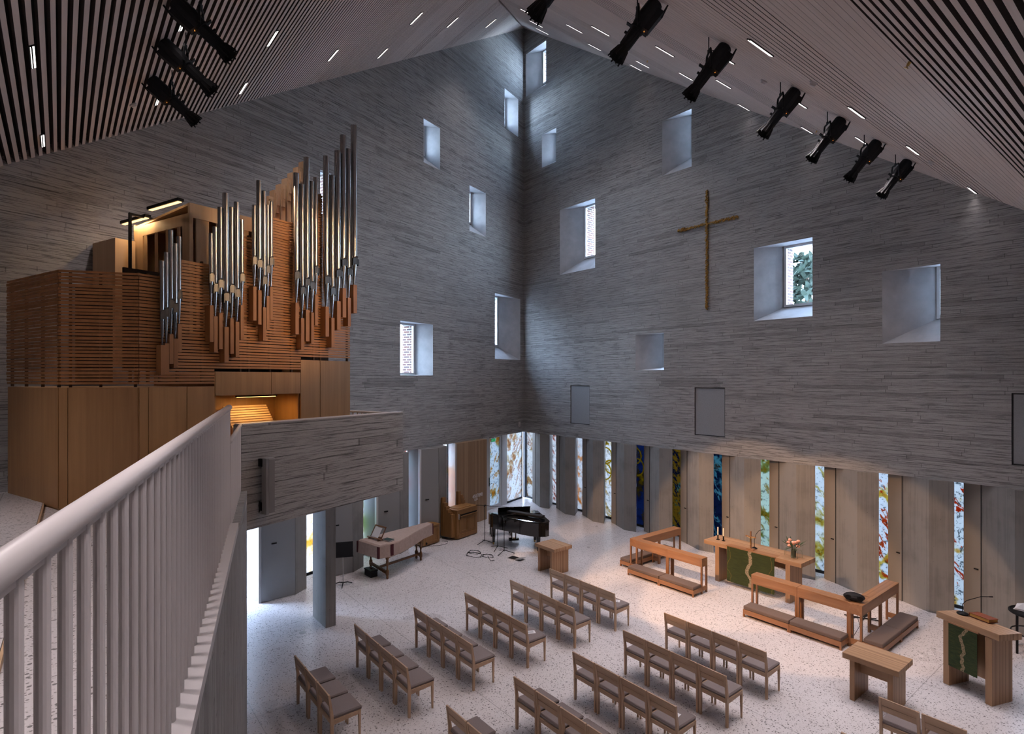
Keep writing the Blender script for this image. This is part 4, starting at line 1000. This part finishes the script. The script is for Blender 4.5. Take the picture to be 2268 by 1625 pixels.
m = MB(); m.box(-.48,.58,-.075,-.025,.12,.19); m.box(-.44,-.20,1.35,1.40,.12,.19); m.hexa([(.0,-.03,.14),(.06,-.03,.14),(-.29,1.37,.14),(-.35,1.37,.14),(.0,-.03,.19),(.06,-.03,.19),(-.29,1.37,.19),(-.35,1.37,.19)]); m.box(-.55,.6,-.1,0.02,.55,.60); m.box(-.5,-.15,1.32,1.42,.55,.60)
obj('stretcher', m, M_WALNUT, hp)
ms = thing('tabletop_music_rest', 'brown wooden music rest with open sheet music on the covered harpsichord', 'music rest', (4.33,-8.84,.937), math.radians(12))
m = MB()
for (x0,x1,z0,z1) in ((-.24,-.21,0,.30),(.21,.24,0,.30),(-.21,.21,.27,.30),(-.21,.21,.02,.05)):
    m.hexa([(x0,.0+z0*.6,z0+.03),(x1,z0*.6,z0+.03),(x1,.015+z0*.6,z0+.03),(x0,.015+z0*.6,z0+.03),(x0,z1*.6,z1+.03),(x1,z1*.6,z1+.03),(x1,.015+z1*.6,z1+.03),(x0,.015+z1*.6,z1+.03)])
m.box(-.30,.30,-.06,.0,.03,.05); m.box(-.22,-.18,-.08,.25,0,.03); m.box(.18,.22,-.08,.25,0,.03); obj('frame', m, M_WALNUT, ms)
m = MB(); m.hexa([(-.17,-.012,.06),(.12,-.012,.06),(.12,-.006,.06),(-.17,-.006,.06),(-.17,.135,.29),(.12,.135,.29),(.12,.141,.29),(-.17,.141,.29)]); obj('sheet_music', m, M_PAPER, ms)
hb = thing('hymn_book', 'closed dark green book lying on the harpsichord cover', 'book', (4.66,-8.62,.937), math.radians(20))
m = MB(); m.box(-.13,.13,-.09,.09,0,.006); m.box(-.13,.13,-.09,.09,.036,.042); m.box(-.13,-.122,-.09,.09,0,.042); obj('cover', m, plain('dark_green_linen', (.02,.045,.04), .8), hb)
m = MB(); m.box(-.122,.125,-.084,.084,.006,.036); obj('pages', m, M_PAPER, hb)
tb = thing('tool_box', 'small black plastic box on the floor under the harpsichord keyboard end', 'box', (4.36,-8.98,0), .05)
m = MB(); m.box(-.18,.18,-.10,.10,0,.15); obj('body', m, M_BLACKSAT, tb, bevel=.008)
m = MB(); m.box(-.19,.19,-.11,.11,.15,.185); obj('lid', m, M_BLACK, tb, bevel=.008)
m = MB(); m.box(-.06,.06,-.012,.012,.185,.215); obj('handle', m, M_MAROON, tb)

def music_stand(name, lab, loc, rz):
    t = thing(name, lab, 'music stand', loc, rz)
    m = MB(); m.cyl((0,0,.05),(0,0,.78),.011,.011,10); obj('pole', m, M_ALU, t)
    for k in range(3):
        a = 2*PI*k/3+.4; m = MB(); m.tube([(0,0,.07),(.12*math.cos(a),.12*math.sin(a),.06),(.24*math.cos(a),.24*math.sin(a),.008)], [.016,.014,.010], 8); obj('leg', m, M_BLACK, t)
    m = MB(); m.hexa([(-.24,-.03,.74),(.24,-.03,.74),(.24,-.022,.74),(-.24,-.022,.74),(-.24,.08,1.08),(.24,.08,1.08),(.24,.088,1.08),(-.24,.088,1.08)]); m.box(-.25,.25,-.09,-.02,.735,.745); m.box(-.25,.25,-.092,-.088,.735,.765); obj('desk', m, M_BLACKSAT, t)
    return t
music_stand('music_stand','black music stand on the open floor beside the concrete pillar',(4.58,-9.84,0), math.radians(68))

FR = math.atan2(.966,-.262)
cb = thing('chest', 'small honey oak chest between harpsichord tail and chamber organ', 'chest', (3.07,-6.64,0), FR)
m = MB(); m.box(0,.72,0,.45,.03,.58); obj('body', m, M_CHEST, cb, bevel=.004)
m = MB(); m.box(-.02,.74,-.02,.47,.58,.61); obj('lid', m, M_CHESTT, cb, bevel=.004)
m = MB(); m.box(.06,.66,-.012,0,.08,.13); m.box(.06,.66,-.012,0,.48,.53); m.box(.06,.11,-.012,0,.13,.48); m.box(.61,.66,-.012,0,.13,.48); obj('front_moulding', m, M_CHEST, cb)
m = MB(); m.cyl((.12,-.005,.10),(.12,-.014,.10),.04); obj('vent_hole', m, M_BLACK, cb)
m = MB(); m.tube([(.2,-.03,.01),(.45,-.25,.006),(.75,-.3,.006),(.95,-.15,.006),(.85,.02,.006)], .006, 6); obj('cord', m, M_BLACK, cb)
co = thing('chamber_organ', 'honey oak chamber organ with stepped wooden pipes before the slatted cladding', 'organ', (3.04,-5.38,0), FR)
m = MB(); m.box(0,1.03,0,.58,.03,.93); m.box(.05,.98,-.02,0,.03,.16); obj('case', m, M_CHEST, co, bevel=.004)
m = MB(); m.box(-.01,1.04,-.015,.59,.93,.965); m.box(.15,.80,.10,.50,.965,.985); obj('top', m, M_CHESTT, co, bevel=.004)
for (x0,x1) in ((.12,.50),(.54,.92)):
    m = MB(); m.box(x0,x1,-.012,0,.22,.26); m.box(x0,x1,-.012,0,.64,.68); m.box(x0,x0+.03,-.012,0,.26,.64); m.box(x1-.03,x1,-.012,0,.26,.64); obj('front_moulding', m, M_CHEST, co)
m = MB(); m.box(.18,.99,-.012,.0,.755,.80); obj('keyboard_slot', m, M_BLACK, co)
m = MB(); m.box(.14,1.0,-.05,0,.735,.755); obj('key_shelf', m, M_CHESTT, co)
for k in range(5):
    for x in (.06,.11): m = MB(); m.cyl((x,-.01,.68+.035*k),(x,-.045,.68+.035*k),.011,.013,10); obj('stop_knob', m, M_PAPER if x < .1 else M_BLACK, co)
for k,(y,zt) in enumerate(((.50,1.33),(.41,1.17),(.33,1.06),(.25,.97),(.17,.89),(.09,.83))):
    m = MB(); m.box(-.16,-.0,y,y+.078,.10,zt); m.box(-.15,-.02,y+.01,y+.066,zt,zt+.015); obj('wooden_pipe', m, M_CHEST, co)
for k,(x,zt) in enumerate(((.62,1.42),(.76,1.28),(.84,1.18),(.92,1.08))):
    m = MB(); m.box(x,x+.13-.02*k,.50,.60,.965,zt); m.box(x+.01,x+.09,.51,.58,zt,zt+.012); obj('wooden_pipe', m, M_CHEST, co)
for x in (.08,.95): m = MB(); m.cyl((x,.3,.03),(x+.01,.3,.03),.03,.03,10); m.box(x-.02,x+.02,.26,.34,0,.03); obj('caster', m, M_WALNUT, co)

# grand piano
PX, PANG = (3.77,-4.64,0), math.atan2(-.459,.889)
gp_ = thing('grand_piano', 'glossy black grand piano in front of the corner windows', 'piano', PX, PANG)
po = [(-.02,0),(.35,0),(.55,.05),(.75,.20),(.95,.40),(1.2,.60),(1.45,.78),(1.65,.98),(1.79,1.22),(1.82,1.42),(1.75,1.55),(1.62,1.58),(-.02,1.55)]
m = MB(); m.prism([(max(x,.32),y) for x,y in po if x > .3] + [(.32,1.55)], .56, .965); m.box(-.02,.32,0,.06,.56,.93); m.box(-.02,.32,1.49,1.55,.56,.93); m.box(-.02,.32,.06,1.49,.56,.70); obj('rim', m, M_PIANO, gp_, bevel=.008)
lo_ = [(.40+(x-.40)*1.01,.775+(y-.775)*1.02) for x,y in po if x > .36]
m = MB(); m.prism([(.40,-.012)] + lo_ + [(.40,1.565)], .975, .995); obj('lid', m, M_PIANO, gp_, bevel=.004)
m = MB(); m.hexa([(.42,.02,1.0),(.74,.22,1.0),(.74,1.53,1.0),(.42,1.53,1.0),(.42,.02,1.02),(.74,.22,1.02),(.74,1.53,1.02),(.42,1.53,1.02)]); obj('folded_lid', m, M_PIANO, gp_, bevel=.003)
m = MB(); m.hexa([(.28,.25,.95),(.30,.25,.95),(.30,1.30,.95),(.28,1.30,.95),(.36,.25,1.16),(.38,.25,1.16),(.38,1.30,1.16),(.36,1.30,1.16)]); obj('music_desk', m, M_PIANO, gp_)
m = MB(); m.box(.0,.16,.07,1.48,.70,.735); kbd = obj('keys', m, M_PAPER, gp_)
m = MB()
for q in range(50):
    if q % 7 not in (2,6): m.box(.06,.16,.085+.0275*q,.097+.0275*q,.735,.748)
obj('sharps', m, M_BLACK, kbd)
m = MB(); m.box(.17,.32,.06,1.49,.70,.96); obj('fallboard', m, M_PIANO, gp_)
for (x,y) in ((.36,.10),(.36,1.45),(1.50,1.28)):
    m = MB(); m.hexa([(x-.035,y-.035,.07),(x+.035,y-.035,.07),(x+.035,y+.035,.07),(x-.035,y+.035,.07),(x-.065,y-.065,.62),(x+.065,y-.065,.62),(x+.065,y+.065,.62),(x-.065,y+.065,.62)]); lg = obj('leg', m, M_PIANO, gp_)
    m = MB(); m.cyl((x,y-.02,.035),(x,y+.02,.035),.035,.035,12); m.box(x-.02,x+.02,y-.03,y+.03,.05,.08); obj('caster', m, M_BRASS, lg)
m = MB(); m.box(.22,.26,.70,.73,.12,.62); m.box(.22,.26,.83,.86,.12,.62); m.box(.18,.30,.62,.94,.06,.13); m.box(.13,.18,.70,.86,.06,.075); obj('pedal_lyre', m, M_PIANO, gp_)
pbn = thing('piano_bench', 'black padded piano bench at the keyboard of the grand piano', 'bench', (3.42,-3.88,0), PANG)
m = MB(); m.box(-.17,.17,-.38,.38,.42,.50); obj('seat', m, M_BLACKSAT, pbn, bevel=.015)
for x in (-.14,.14):
    for y in (-.33,.33): m = MB(); m.box(x-.025,x+.025,y-.025,y+.025,0,.42); obj('leg', m, M_PIANO, pbn)
kc = thing('keyboard_case', 'long flat black case lying across the lid of the grand piano', 'case', (4.98,-4.28,.998), math.radians(18))
kc.location = Vector(PX) + Matrix.Rotation(PANG,3,'Z') @ Vector((.98,1.02,1.022))
m = MB(); m.box(-.66,.62,-.10,.10,0,.075); obj('body', m, M_BLACKSAT, kc, bevel=.012)
m = MB(); m.box(-.12,.12,-.12,-.10,.02,.055); obj('handle', m, M_BLACK, kc)
def mic_stand(lab, loc, rz, h, boom):
    t = thing('microphone_stand', lab, 'microphone stand', loc, rz, 'microphone stands around the grand piano')
    m = MB(); m.cyl((0,0,.06),(0,0,h),.010,.009,8); obj('pole', m, M_BLACK, t)
    for k in range(3):
        a = 2*PI*k/3+.3; m = MB(); m.tube([(0,0,.10),(.32*math.cos(a),.32*math.sin(a),.012)], .010, 7); obj('leg', m, M_BLACK, t)
    e = Vector((boom[0],0,h+boom[1])); m = MB(); m.cyl((-.35*boom[0],0,h-.35*boom[1]), e, .008, .007, 8); m.cyl((-.02,0,h-.03),(.02,0,h+.03),.016); obj('boom', m, M_BLACK, t)
    d = (e-Vector((0,0,h))).normalized(); m = MB(); m.cyl(e, e+d*.13, .014, .018, 10); obj('microphone', m, M_BLACKSAT, t)
mic_stand('black microphone stand at the keyboard end of the piano, boom reaching over its lid',(3.86,-4.86,0),.35,1.20,(.95,.06))
mic_stand('black microphone stand with low tripod before the curved side of the piano',(4.62,-4.92,0),.8,1.02,(.42,.06))
mic_stand('black microphone stand beside the open floor box at the curved side of the piano',(5.08,-5.02,0),2.6,.95,(.26,.05))
cbs = thing('microphone_cables', 'tangle of thin black cables on the floor by the microphone stands', 'cables', (4.70,-5.72,0))
random.seed(5)
for k,(cx,cy,r) in enumerate(((-.25,.05,.22),(-.05,-.1,.28),(.30,.15,.2))):
    pts = [(cx+r*(1+.2*math.sin(3.1*q+k))*math.cos(q*.55), cy+r*.7*(1+.2*math.cos(2.3*q))*math.sin(q*.55), .006+.004*(q % 2)) for q in range(22)]
    m = MB(); m.tube(pts, .006, 5); obj('cable', m, M_BLACK, cbs)
m = MB(); m.tube([(.30,.15,.006),(.5,.05,.006),(.7,-.05,.006),(.75,.05,.02)], .007, 5); obj('cable', m, M_BLACK, cbs)
fb = thing('floor_box', 'open floor socket box with raised lid near the piano microphone cables', 'floor socket', (5.60,-5.08,0), .2)
m = MB(); m.box(-.13,.13,-.13,.13,0,.012); obj('frame', m, M_ALU, fb)
m = MB(); m.box(-.11,.11,-.11,.11,.012,.02); obj('sockets', m, M_BLACK, fb)
m = MB(); m.hexa([(.13,-.13,.01),(.15,-.13,.01),(.15,.13,.01),(.13,.13,.01),(.36,-.13,.07),(.37,-.13,.06),(.37,.13,.06),(.36,.13,.07)]); obj('lid', m, M_ALU, fb)
fh = thing('floor_hatch', 'square terrazzo floor hatch with a round metal plate beside the concrete pillar', 'floor socket', (6.66,-11.55,0), .1)
m = MB(); m.box(-.17,.17,-.17,.17,.0005,.002); obj('hatch', m, M_FLOOR, fh)
m = MB(); m.cyl((0,0,.002),(0,0,.006),.07,.07,20); obj('plate', m, M_ALU, fh)
m = MB()
for (a,b_,c,d) in ((-.175,.175,-.175,-.168),(-.175,.175,.168,.175),(-.175,-.168,-.168,.168),(.168,.175,-.168,.168)): m.box(a,b_,c,d,.0005,.003)
obj('rim', m, M_ALU, fh)

# ------------------------------------------------------------------ recessed ceiling strips
def light(name, typ, loc, energy, color, parent=None, **kw):
    l = bpy.data.lights.new(name, typ); l.energy = energy; l.color = color
    for k, v in kw.items(): setattr(l, k, v)
    o = bpy.data.objects.new(name, l); COL.objects.link(o); o.location = loc
    if parent: o.parent = parent
    return o
LED_W = 26.
LEDL = [(9.36,9.93,-15.745),(6.23,6.83,-15.71),(9.28,9.80,-14.15),(7.55,8.12,-12.485),(5.31,5.90,-10.50),(5.24,5.82,-12.435),(6.40,6.95,-14.115),(5.90,6.48,-8.625),(4.44,5.02,-6.64),(2.68,3.26,-3.96),(3.94,4.53,-8.585)]
LEDR = [(-5.06,-4.48,5.91),(-3.2,-2.6,4.11),(-1.65,-1.08,2.71),(-4.93,-4.36,7.69),(-5.92,-5.33,9.53),(-2.42,-1.85,6.08),(-5.90,-5.33,11.32),(-2.37,-1.80,7.95),(-.79,-.22,6.42),(-3.03,-2.45,9.87),
        (-7.18,-6.59,13.42),(-8.60,-8.0,14.79),(-3.98,-3.40,11.51),(-.64,-.07,10.14),(-4.85,-4.28,13.59),(-5.88,-5.29,14.95),(-.66,-.06,11.88),(-2.45,-1.88,13.8),(-3.72,-3.12,15.09),(-.60,-.03,15.27)]
rowsL = sorted({round(y/1.7) for a,b_,y in LEDL}, reverse=True)
LEDT = None
def led(lab, loc, direction, normal, grp, near=False):
    """local y along the strip, local z out of the ceiling plane (down)"""
    global LEDT
    t = thing('ceiling_light', lab, 'ceiling light', loc, 0, grp)
    loc = Vector(loc)
    y = Vector(direction).normalized(); z = Vector(normal).normalized(); x = y.cross(z)
    t.rotation_euler = Matrix((x,y,z)).transposed().to_euler()
    if LEDT is None:
        a = MB(); a.box(-.035,.035,-.30,.30,-.03,.004); b_ = MB(); b_.box(-.022,.022,-.285,.285,.004,.010)
        LEDT = (mesh('housing', a, M_BLACK), mesh('diffuser', b_, M_LED))
    for nm, me in zip(('housing','diffuser'), LEDT):
        o = bpy.data.objects.new(nm, me); COL.objects.link(o); o.parent = t
    l = light('strip_lamp', 'AREA', (0,0,.05), LED_W, (1,.885,.905), t, shape='RECTANGLE', size=.05, size_y=.57)
    l.data.spread = math.radians(84)
    if near: l.data.energy *= .04
    R0 = t.rotation_euler.to_matrix(); l.rotation_euler = (R0.inverted() @ Matrix.Rotation(math.atan2(-y.x, y.y), 3, 'Z')).to_euler()
nL = Vector((0,.703,-1)); nR = Vector((-.716,0,-1))
names = ['the apex row','the second row','the third row','the fourth row','the fifth row','the sixth row','the seventh row','the lowest row']
def seq(items, key, rowtol):
    rows = []
    for it in sorted(items, key=key):
        if rows and abs(key(it)-key(rows[-1][-1])) < rowtol: rows[-1].append(it)
        else: rows.append([it])
    return rows
for ri, row in enumerate(seq(LEDL, lambda t: -t[2], .5)):
    for ci, (a,b_,y) in enumerate(sorted(row)):
        led('lit ceiling strip, organ side slope, %s from the organ wall in %s' % (ORD[ci], names[ri]), ((a+b_)/2, y, ZL(y)-.012), (1,0,0), nL, 'recessed strips on the organ side slope', a < .3652*-y + 1.0 or 9 < a < 9.5)
for ri, row in enumerate(seq(LEDR, lambda t: t[2], .62)):
    for ci, (a,b_,x) in enumerate(sorted(row, reverse=True)):
        led('lit ceiling strip, altar side slope, %s from the altar wall in %s' % (ORD[min(ci,3)], names[min(ri,7)] if ri < 8 else 'the last row'), (x, (a+b_)/2, ZR(x)-.012), (0,1,0), nR, 'recessed strips on the altar side slope', b_ > -1.2)

for x_, y_ in ((17.3,-14.3),(15.9,-15.3),(18.6,-7.5),(18.6,-11.5),(18.4,-14.2),(19.6,-17.2),(20.2,-12.8),(17.2,-4.0)):  # unseen strips added to brighten the gallery and its railing
    led('unseen ceiling strip added behind the viewpoint to light the gallery', (x_, y_, ZR(x_)-.012), (0,1,0), nR, 'unseen strips added behind the viewpoint for light')
for x_, y_ in ((14.4,-15.95),(13.0,-16.9),(12.6,-18.6),(15.4,-18.6),(9.0,-17.4)):  # further added strips, out of view on the organ side slope
    led('unseen ceiling strip added behind the viewpoint to light the gallery', (x_, y_, ZL(y_)-.012), (1,0,0), nL, 'unseen strips added behind the viewpoint for light')

# smoke detectors and sprinklers
dts = [((6.82,-14.51,ZL(-14.51)),'on the organ side slope',nL),((14.92,-7.03,ZR(14.92)),'on the altar side slope above the theatre lamps',nR),((13.56,-5.82,ZR(13.56)),'on the altar side slope between two theatre lamps',nR),((15.2,-2.74,ZR(15.2)),'on the altar side slope by the end of the lamp row',nR)]
for p, w_, n_ in dts:
    t = thing('smoke_detector', 'round white smoke detector ' + w_, 'smoke detector', Vector(p) + n_.normalized()*.004)
    t.rotation_euler = n_.to_track_quat('Z','Y').to_euler()
    m = MB(); m.lathe([(0,0),(.06,0),(.06,.02),(.052,.024),(0,.024)], (0,0,0), 18); obj('base', m, M_WHITE, t)
    m = MB(); m.lathe([(0,.024),(.045,.024),(.04,.05),(.02,.058),(0,.058)], (0,0,0), 18); obj('head', m, M_WHITE, t)
for (x,y),w_ in (((16.76,-9.33),'where the battens begin to open up'),((9.0,-3.2),'between the lit strips halfway up'),((12.4,-1.0),'close to the altar wall')):
    t = thing('sprinkler', 'small brass sprinkler on the altar side slope ' + w_, 'sprinkler', Vector((x,y,ZR(x))) + nR.normalized()*.003)
    t.rotation_euler = nR.to_track_quat('Z','Y').to_euler()
    m = MB(); m.cyl((0,0,0),(0,0,.035),.016,.012,10); obj('body', m, M_BRASS, t)
    m = MB(); m.cyl((0,0,.05),(0,0,.055),.022,.022,12); m.cyl((.01,0,.03),(.012,0,.05),.003); m.cyl((-.01,0,.03),(-.012,0,.05),.003); obj('deflector', m, M_BRASS, t)

# theatre lamps
def theatre_lamp(lab, loc, axis, grp):
    a = Vector(axis).normalized(); side = a.cross(Vector((0,0,1))).normalized(); up = side.cross(a).normalized()
    t = thing('theatre_lamp', lab, 'spotlight', loc, 0, grp)
    P = Vector((0,0,-.48))
    m = MB(); m.cyl((0,0,0),(0,0,-.20),.008); m.cyl((0,0,-.19),(0,0,-.23),.02); obj('rod', m, M_BLACK, t)
    m = MB(); w = .135
    m.tube([P+side*w, P+side*w+Vector((0,0,.2)), side*w*.8+Vector((0,0,-.225)), side*-w*.8+Vector((0,0,-.225)), P-side*w+Vector((0,0,.2)), P-side*w], .016, 8); obj('yoke', m, M_BLACK, t)
    m = MB(); B_ = Matrix((side, up, a)).transposed()
    def ring(d, rx, ry, n=12): return [tuple(P + B_ @ Vector((rx*math.cos(2*PI*k/n+PI/12), ry*math.sin(2*PI*k/n+PI/12), d))) for k in range(n)]
    secs = [ring(-.40,.08,.08), ring(-.385,.105,.105), ring(-.14,.115,.115), ring(-.04,.10,.10), ring(.0,.085,.085)]
    vs = [v for r in secs for v in r]; n = 12
    m._add(vs, [(i*n+k,i*n+(k+1)%n,(i+1)*n+(k+1)%n,(i+1)*n+k) for i in range(4) for k in range(n)] + [tuple(range(n))[::-1], tuple(range(4*n,5*n))])
    m.hexa([tuple(P + B_ @ Vector(v)) for v in ((-.07,-.17,-.33),(.07,-.17,-.33),(.07,-.08,-.33),(-.07,-.08,-.33),(-.06,-.15,-.02),(.06,-.15,-.02),(.06,-.08,-.02),(-.06,-.08,-.02))]); obj('lamp_housing', m, M_BLACKSAT, t)
    m = MB(); m.cyl(P+a*.0, P+a*.03, .10, .10, 16); m.cyl(P+side*.16+a*.015, P-side*.16+a*.015, .006); m.hexa([tuple(P+B_@Vector(v)) for v in ((-.03,-.15,.008),(.03,-.15,.008),(.03,.16,.008),(-.03,.16,.008),(-.03,-.15,.02),(.03,-.15,.02),(.03,.16,.02),(-.03,.16,.02))]); obj('shutter_gate', m, M_BLACK, t)
    m = MB(); m.cyl(P+a*.012+up*.1+side*.01, P+a*.018+up*.1+side*.01, .012, .012, 8); m.hexa([tuple(P+B_@Vector(v)) for v in ((-.04,-.103,-.005),(.04,-.103,-.005),(.04,-.100,-.005),(-.04,-.100,-.005),(-.04,-.103,.003),(.04,-.103,.003),(.04,-.100,.003),(-.04,-.100,.003))]); obj('light_slit', m, M_SMALLLED, t)
    m = MB(); m.cyl(P+a*.03, P+a*.30, .078, .074, 16, caps=False)
    for k in range(10):
        b_ = 2*PI*k/10; q = side*math.cos(b_)*.08+up*math.sin(b_)*.08; m.cyl(P+a*.06+q, P+a*.28+q*.93, .006, .006, 5)
    m.cyl(P+a*.12+up*.08, P+a*.12+up*.115, .018); obj('lens_barrel', m, M_BLACKSAT, t)
    m = MB(); m.cyl(P+a*.30, P+a*.46, .075, .108, 12, caps=False); m.cyl(P+a*.30, P+a*.46, .071, .104, 12, caps=False)
    for k in range(12):
        b_ = 2*PI*k/12; q = side*math.cos(b_)+up*math.sin(b_); m.cyl(P+a*.32+q*.078, P+a*(.47+.02*(k%2))+q*.112, .009, .011, 4)
    obj('hood', m, M_BLACK, t)
    m = MB(); m.cyl(P+a*.05, P+a*.055, .068, .068, 16); obj('lens', m, M_WARMLAMP, t)
    m = MB()
    r = P - a*.38
    back = -a; back.z = 0
    for j in range(3):
        m.tube([r+side*(.03*j-.03), r-a*(.10+.02*j)-up*.02+side*.02*j, r-a*(.09+.02*j)-up*.14, r+a*.1-up*(.16+.01*j)], .008, 6)
    m.tube([r, r-a*.07+up*.08, r-a*.06+up*.2+Vector((0,0,.08)), Vector((r.x-a.x*.02, r.y-a.y*.02, r.z+.42))], .011, 7); obj('cable', m, M_BLACK, t)
    return t, P, a
axR = (-.42,-.42,-.80); axL = (.25,.75,-.72)
RY = [(-10.9,'the lowest hanging, partly cut by the picture top'),(-9.55,'second from the end nearest the viewer'),(-8.05,'third'),(-6.15,'fourth'),(-4.61,'fifth'),(-3.19,'sixth, next to last'),(-1.79,'last, closest to the altar wall')]
RLAB = ['black theatre lamp on the altar side slope, seventh from the altar wall','black theatre lamp on the altar side slope, sixth from the altar wall','black theatre lamp on the altar side slope, fifth from the altar wall','black theatre lamp on the altar side slope, fourth from the altar wall','black theatre lamp on the altar side slope, third from the altar wall','black theatre lamp on the altar side slope, second from the altar wall','black theatre lamp on the altar side slope, hanging next to the altar wall']
def spot(name, P, a, energy, size, t, blend=.25, color=(1,.62,.34)):
    l = light(name, 'SPOT', P+a*.50, energy, color, t, spot_size=size, spot_blend=blend, shadow_soft_size=.05)
    l.rotation_euler = a.to_track_quat('-Z','Y').to_euler(); return l
for (y,_), lab in zip(RY, RLAB):
    x = 13.75 + .07*(y+9.8)
    t, P, a = theatre_lamp(lab, (x,y,ZR(x)), axR, 'theatre lamps on the altar side slope')
    spot('lamp_beam', P, a, 60, math.radians(95), t, .9)
    if y in (-9.55,-8.05,-6.15):
        aa = (Vector((7.5,-12.2,7.2)) - Vector((x,y,ZR(x))) - P - a*.5).normalized()
        spot('organ_beam', P, aa, 560, math.radians(30), t, .6, (1,.62,.30)).location = P + a*.5
for x, lab in ((10.25,'black theatre lamp on the organ side slope, farthest out from the organ wall'),(9.1,'black theatre lamp on the organ side slope, the middle one of three'),(7.8,'black theatre lamp on the organ side slope, the one closest to the organ wall')):
    t, P, a = theatre_lamp(lab, (x,-14.05,ZL(-14.05)), axL, 'theatre lamps on the organ side slope')
    tgt = {10.25:(12.4,-1.6,.2), 9.1:(10.2,-1.5,.4), 7.8:(7.4,-1.8,.2)}[x]
    L0 = Vector((x,-14.05,ZL(-14.05))) + P
    aa = (Vector(tgt)-L0).normalized()
    spot('lamp_beam', P, aa, 4600, math.radians(27), t, .15, (1,.6,.34))
# lamps of the organ
light('console_glow', 'AREA', (2.1,.245,oz(4.94)), 9, (1,.55,.16), og, shape='RECTANGLE', size=.75, size_y=.04)
light('light_bar_glow', 'AREA', (sb0-.07,1.05,oz(8.28)), 14, (1,.68,.34), og, shape='RECTANGLE', size=.06, size_y=.95)
light('light_bar_glow', 'AREA', (sb0-.07,2.0,oz(8.10)), 10, (1,.68,.34), og, shape='RECTANGLE', size=.06, size_y=.85)

# ------------------------------------------------------------------ daylight, camera
w = bpy.data.worlds.new('sky'); S.world = w; w.use_nodes = True; nt = w.node_tree; nt.nodes.clear()
out = nt.nodes.new('ShaderNodeOutputWorld'); bg = nt.nodes.new('ShaderNodeBackground'); tc = nt.nodes.new('ShaderNodeTexCoord'); sp = nt.nodes.new('ShaderNodeSeparateXYZ'); rp = nt.nodes.new('ShaderNodeValToRGB')
nt.links.new(tc.outputs['Generated'], sp.inputs[0]); nt.links.new(sp.outputs[2], rp.inputs[0]); nt.links.new(rp.outputs[0], bg.inputs[0]); nt.links.new(bg.outputs[0], out.inputs[0])
rp.color_ramp.elements[0].color = (.66,.80,1.0,1); rp.color_ramp.elements[1].color = (.46,.64,1.0,1)
bg.inputs[1].default_value = 46.0

def portal(rect, y, sgn, left):
    x0,x1,z0,z1 = rect
    l = bpy.data.lights.new('window_portal','AREA'); l.shape = 'RECTANGLE'; l.size = x1-x0; l.size_y = z1-z0; l.cycles.is_portal = True
    o = bpy.data.objects.new('window_portal', l); COL.objects.link(o)
    cx, cz = (x0+x1)/2, (z0+z1)/2
    if left: o.location = LW(cx, -(y), cz); d = Vector((.9393,.343,0))
    else: o.location = (cx, y, cz); d = Vector((0,-1,0))
    o.rotation_euler = d.to_track_quat('-Z','Y').to_euler()
for a_, r in WR: portal(r, D+.06, 1, False)
for a_, r in WLF: portal(r, D+.06, 1, True)

cam = bpy.data.cameras.new('camera'); co_ = bpy.data.objects.new('camera', cam); COL.objects.link(co_)
co_.location = (18.55,-15.49,5.3); co_.rotation_euler = (PI/2,0,math.radians(51.35))
cam.sensor_fit = 'HORIZONTAL'; cam.sensor_width = 36; cam.lens = 36*1252/2268
cam.shift_y = (836-812.5)/2268
cam.clip_start = .05; cam.clip_end = 300
S.camera = co_
S.view_settings.view_transform = 'Standard'; S.view_settings.look = 'None'; S.view_settings.exposure = -.36; S.view_settings.gamma = 1.; S.view_settings.use_curve_mapping = False
S.cycles.use_denoising = True
S.cycles.use_adaptive_sampling = True; S.cycles.adaptive_threshold = .16; S.cycles.adaptive_min_samples = 20
S.cycles.max_bounces = 6; S.cycles.diffuse_bounces = 3; S.cycles.glossy_bounces = 2; S.cycles.transparent_max_bounces = 8; S.cycles.transmission_bounces = 6
S.cycles.sample_clamp_indirect = 6.; S.cycles.caustics_reflective = False; S.cycles.caustics_refractive = False
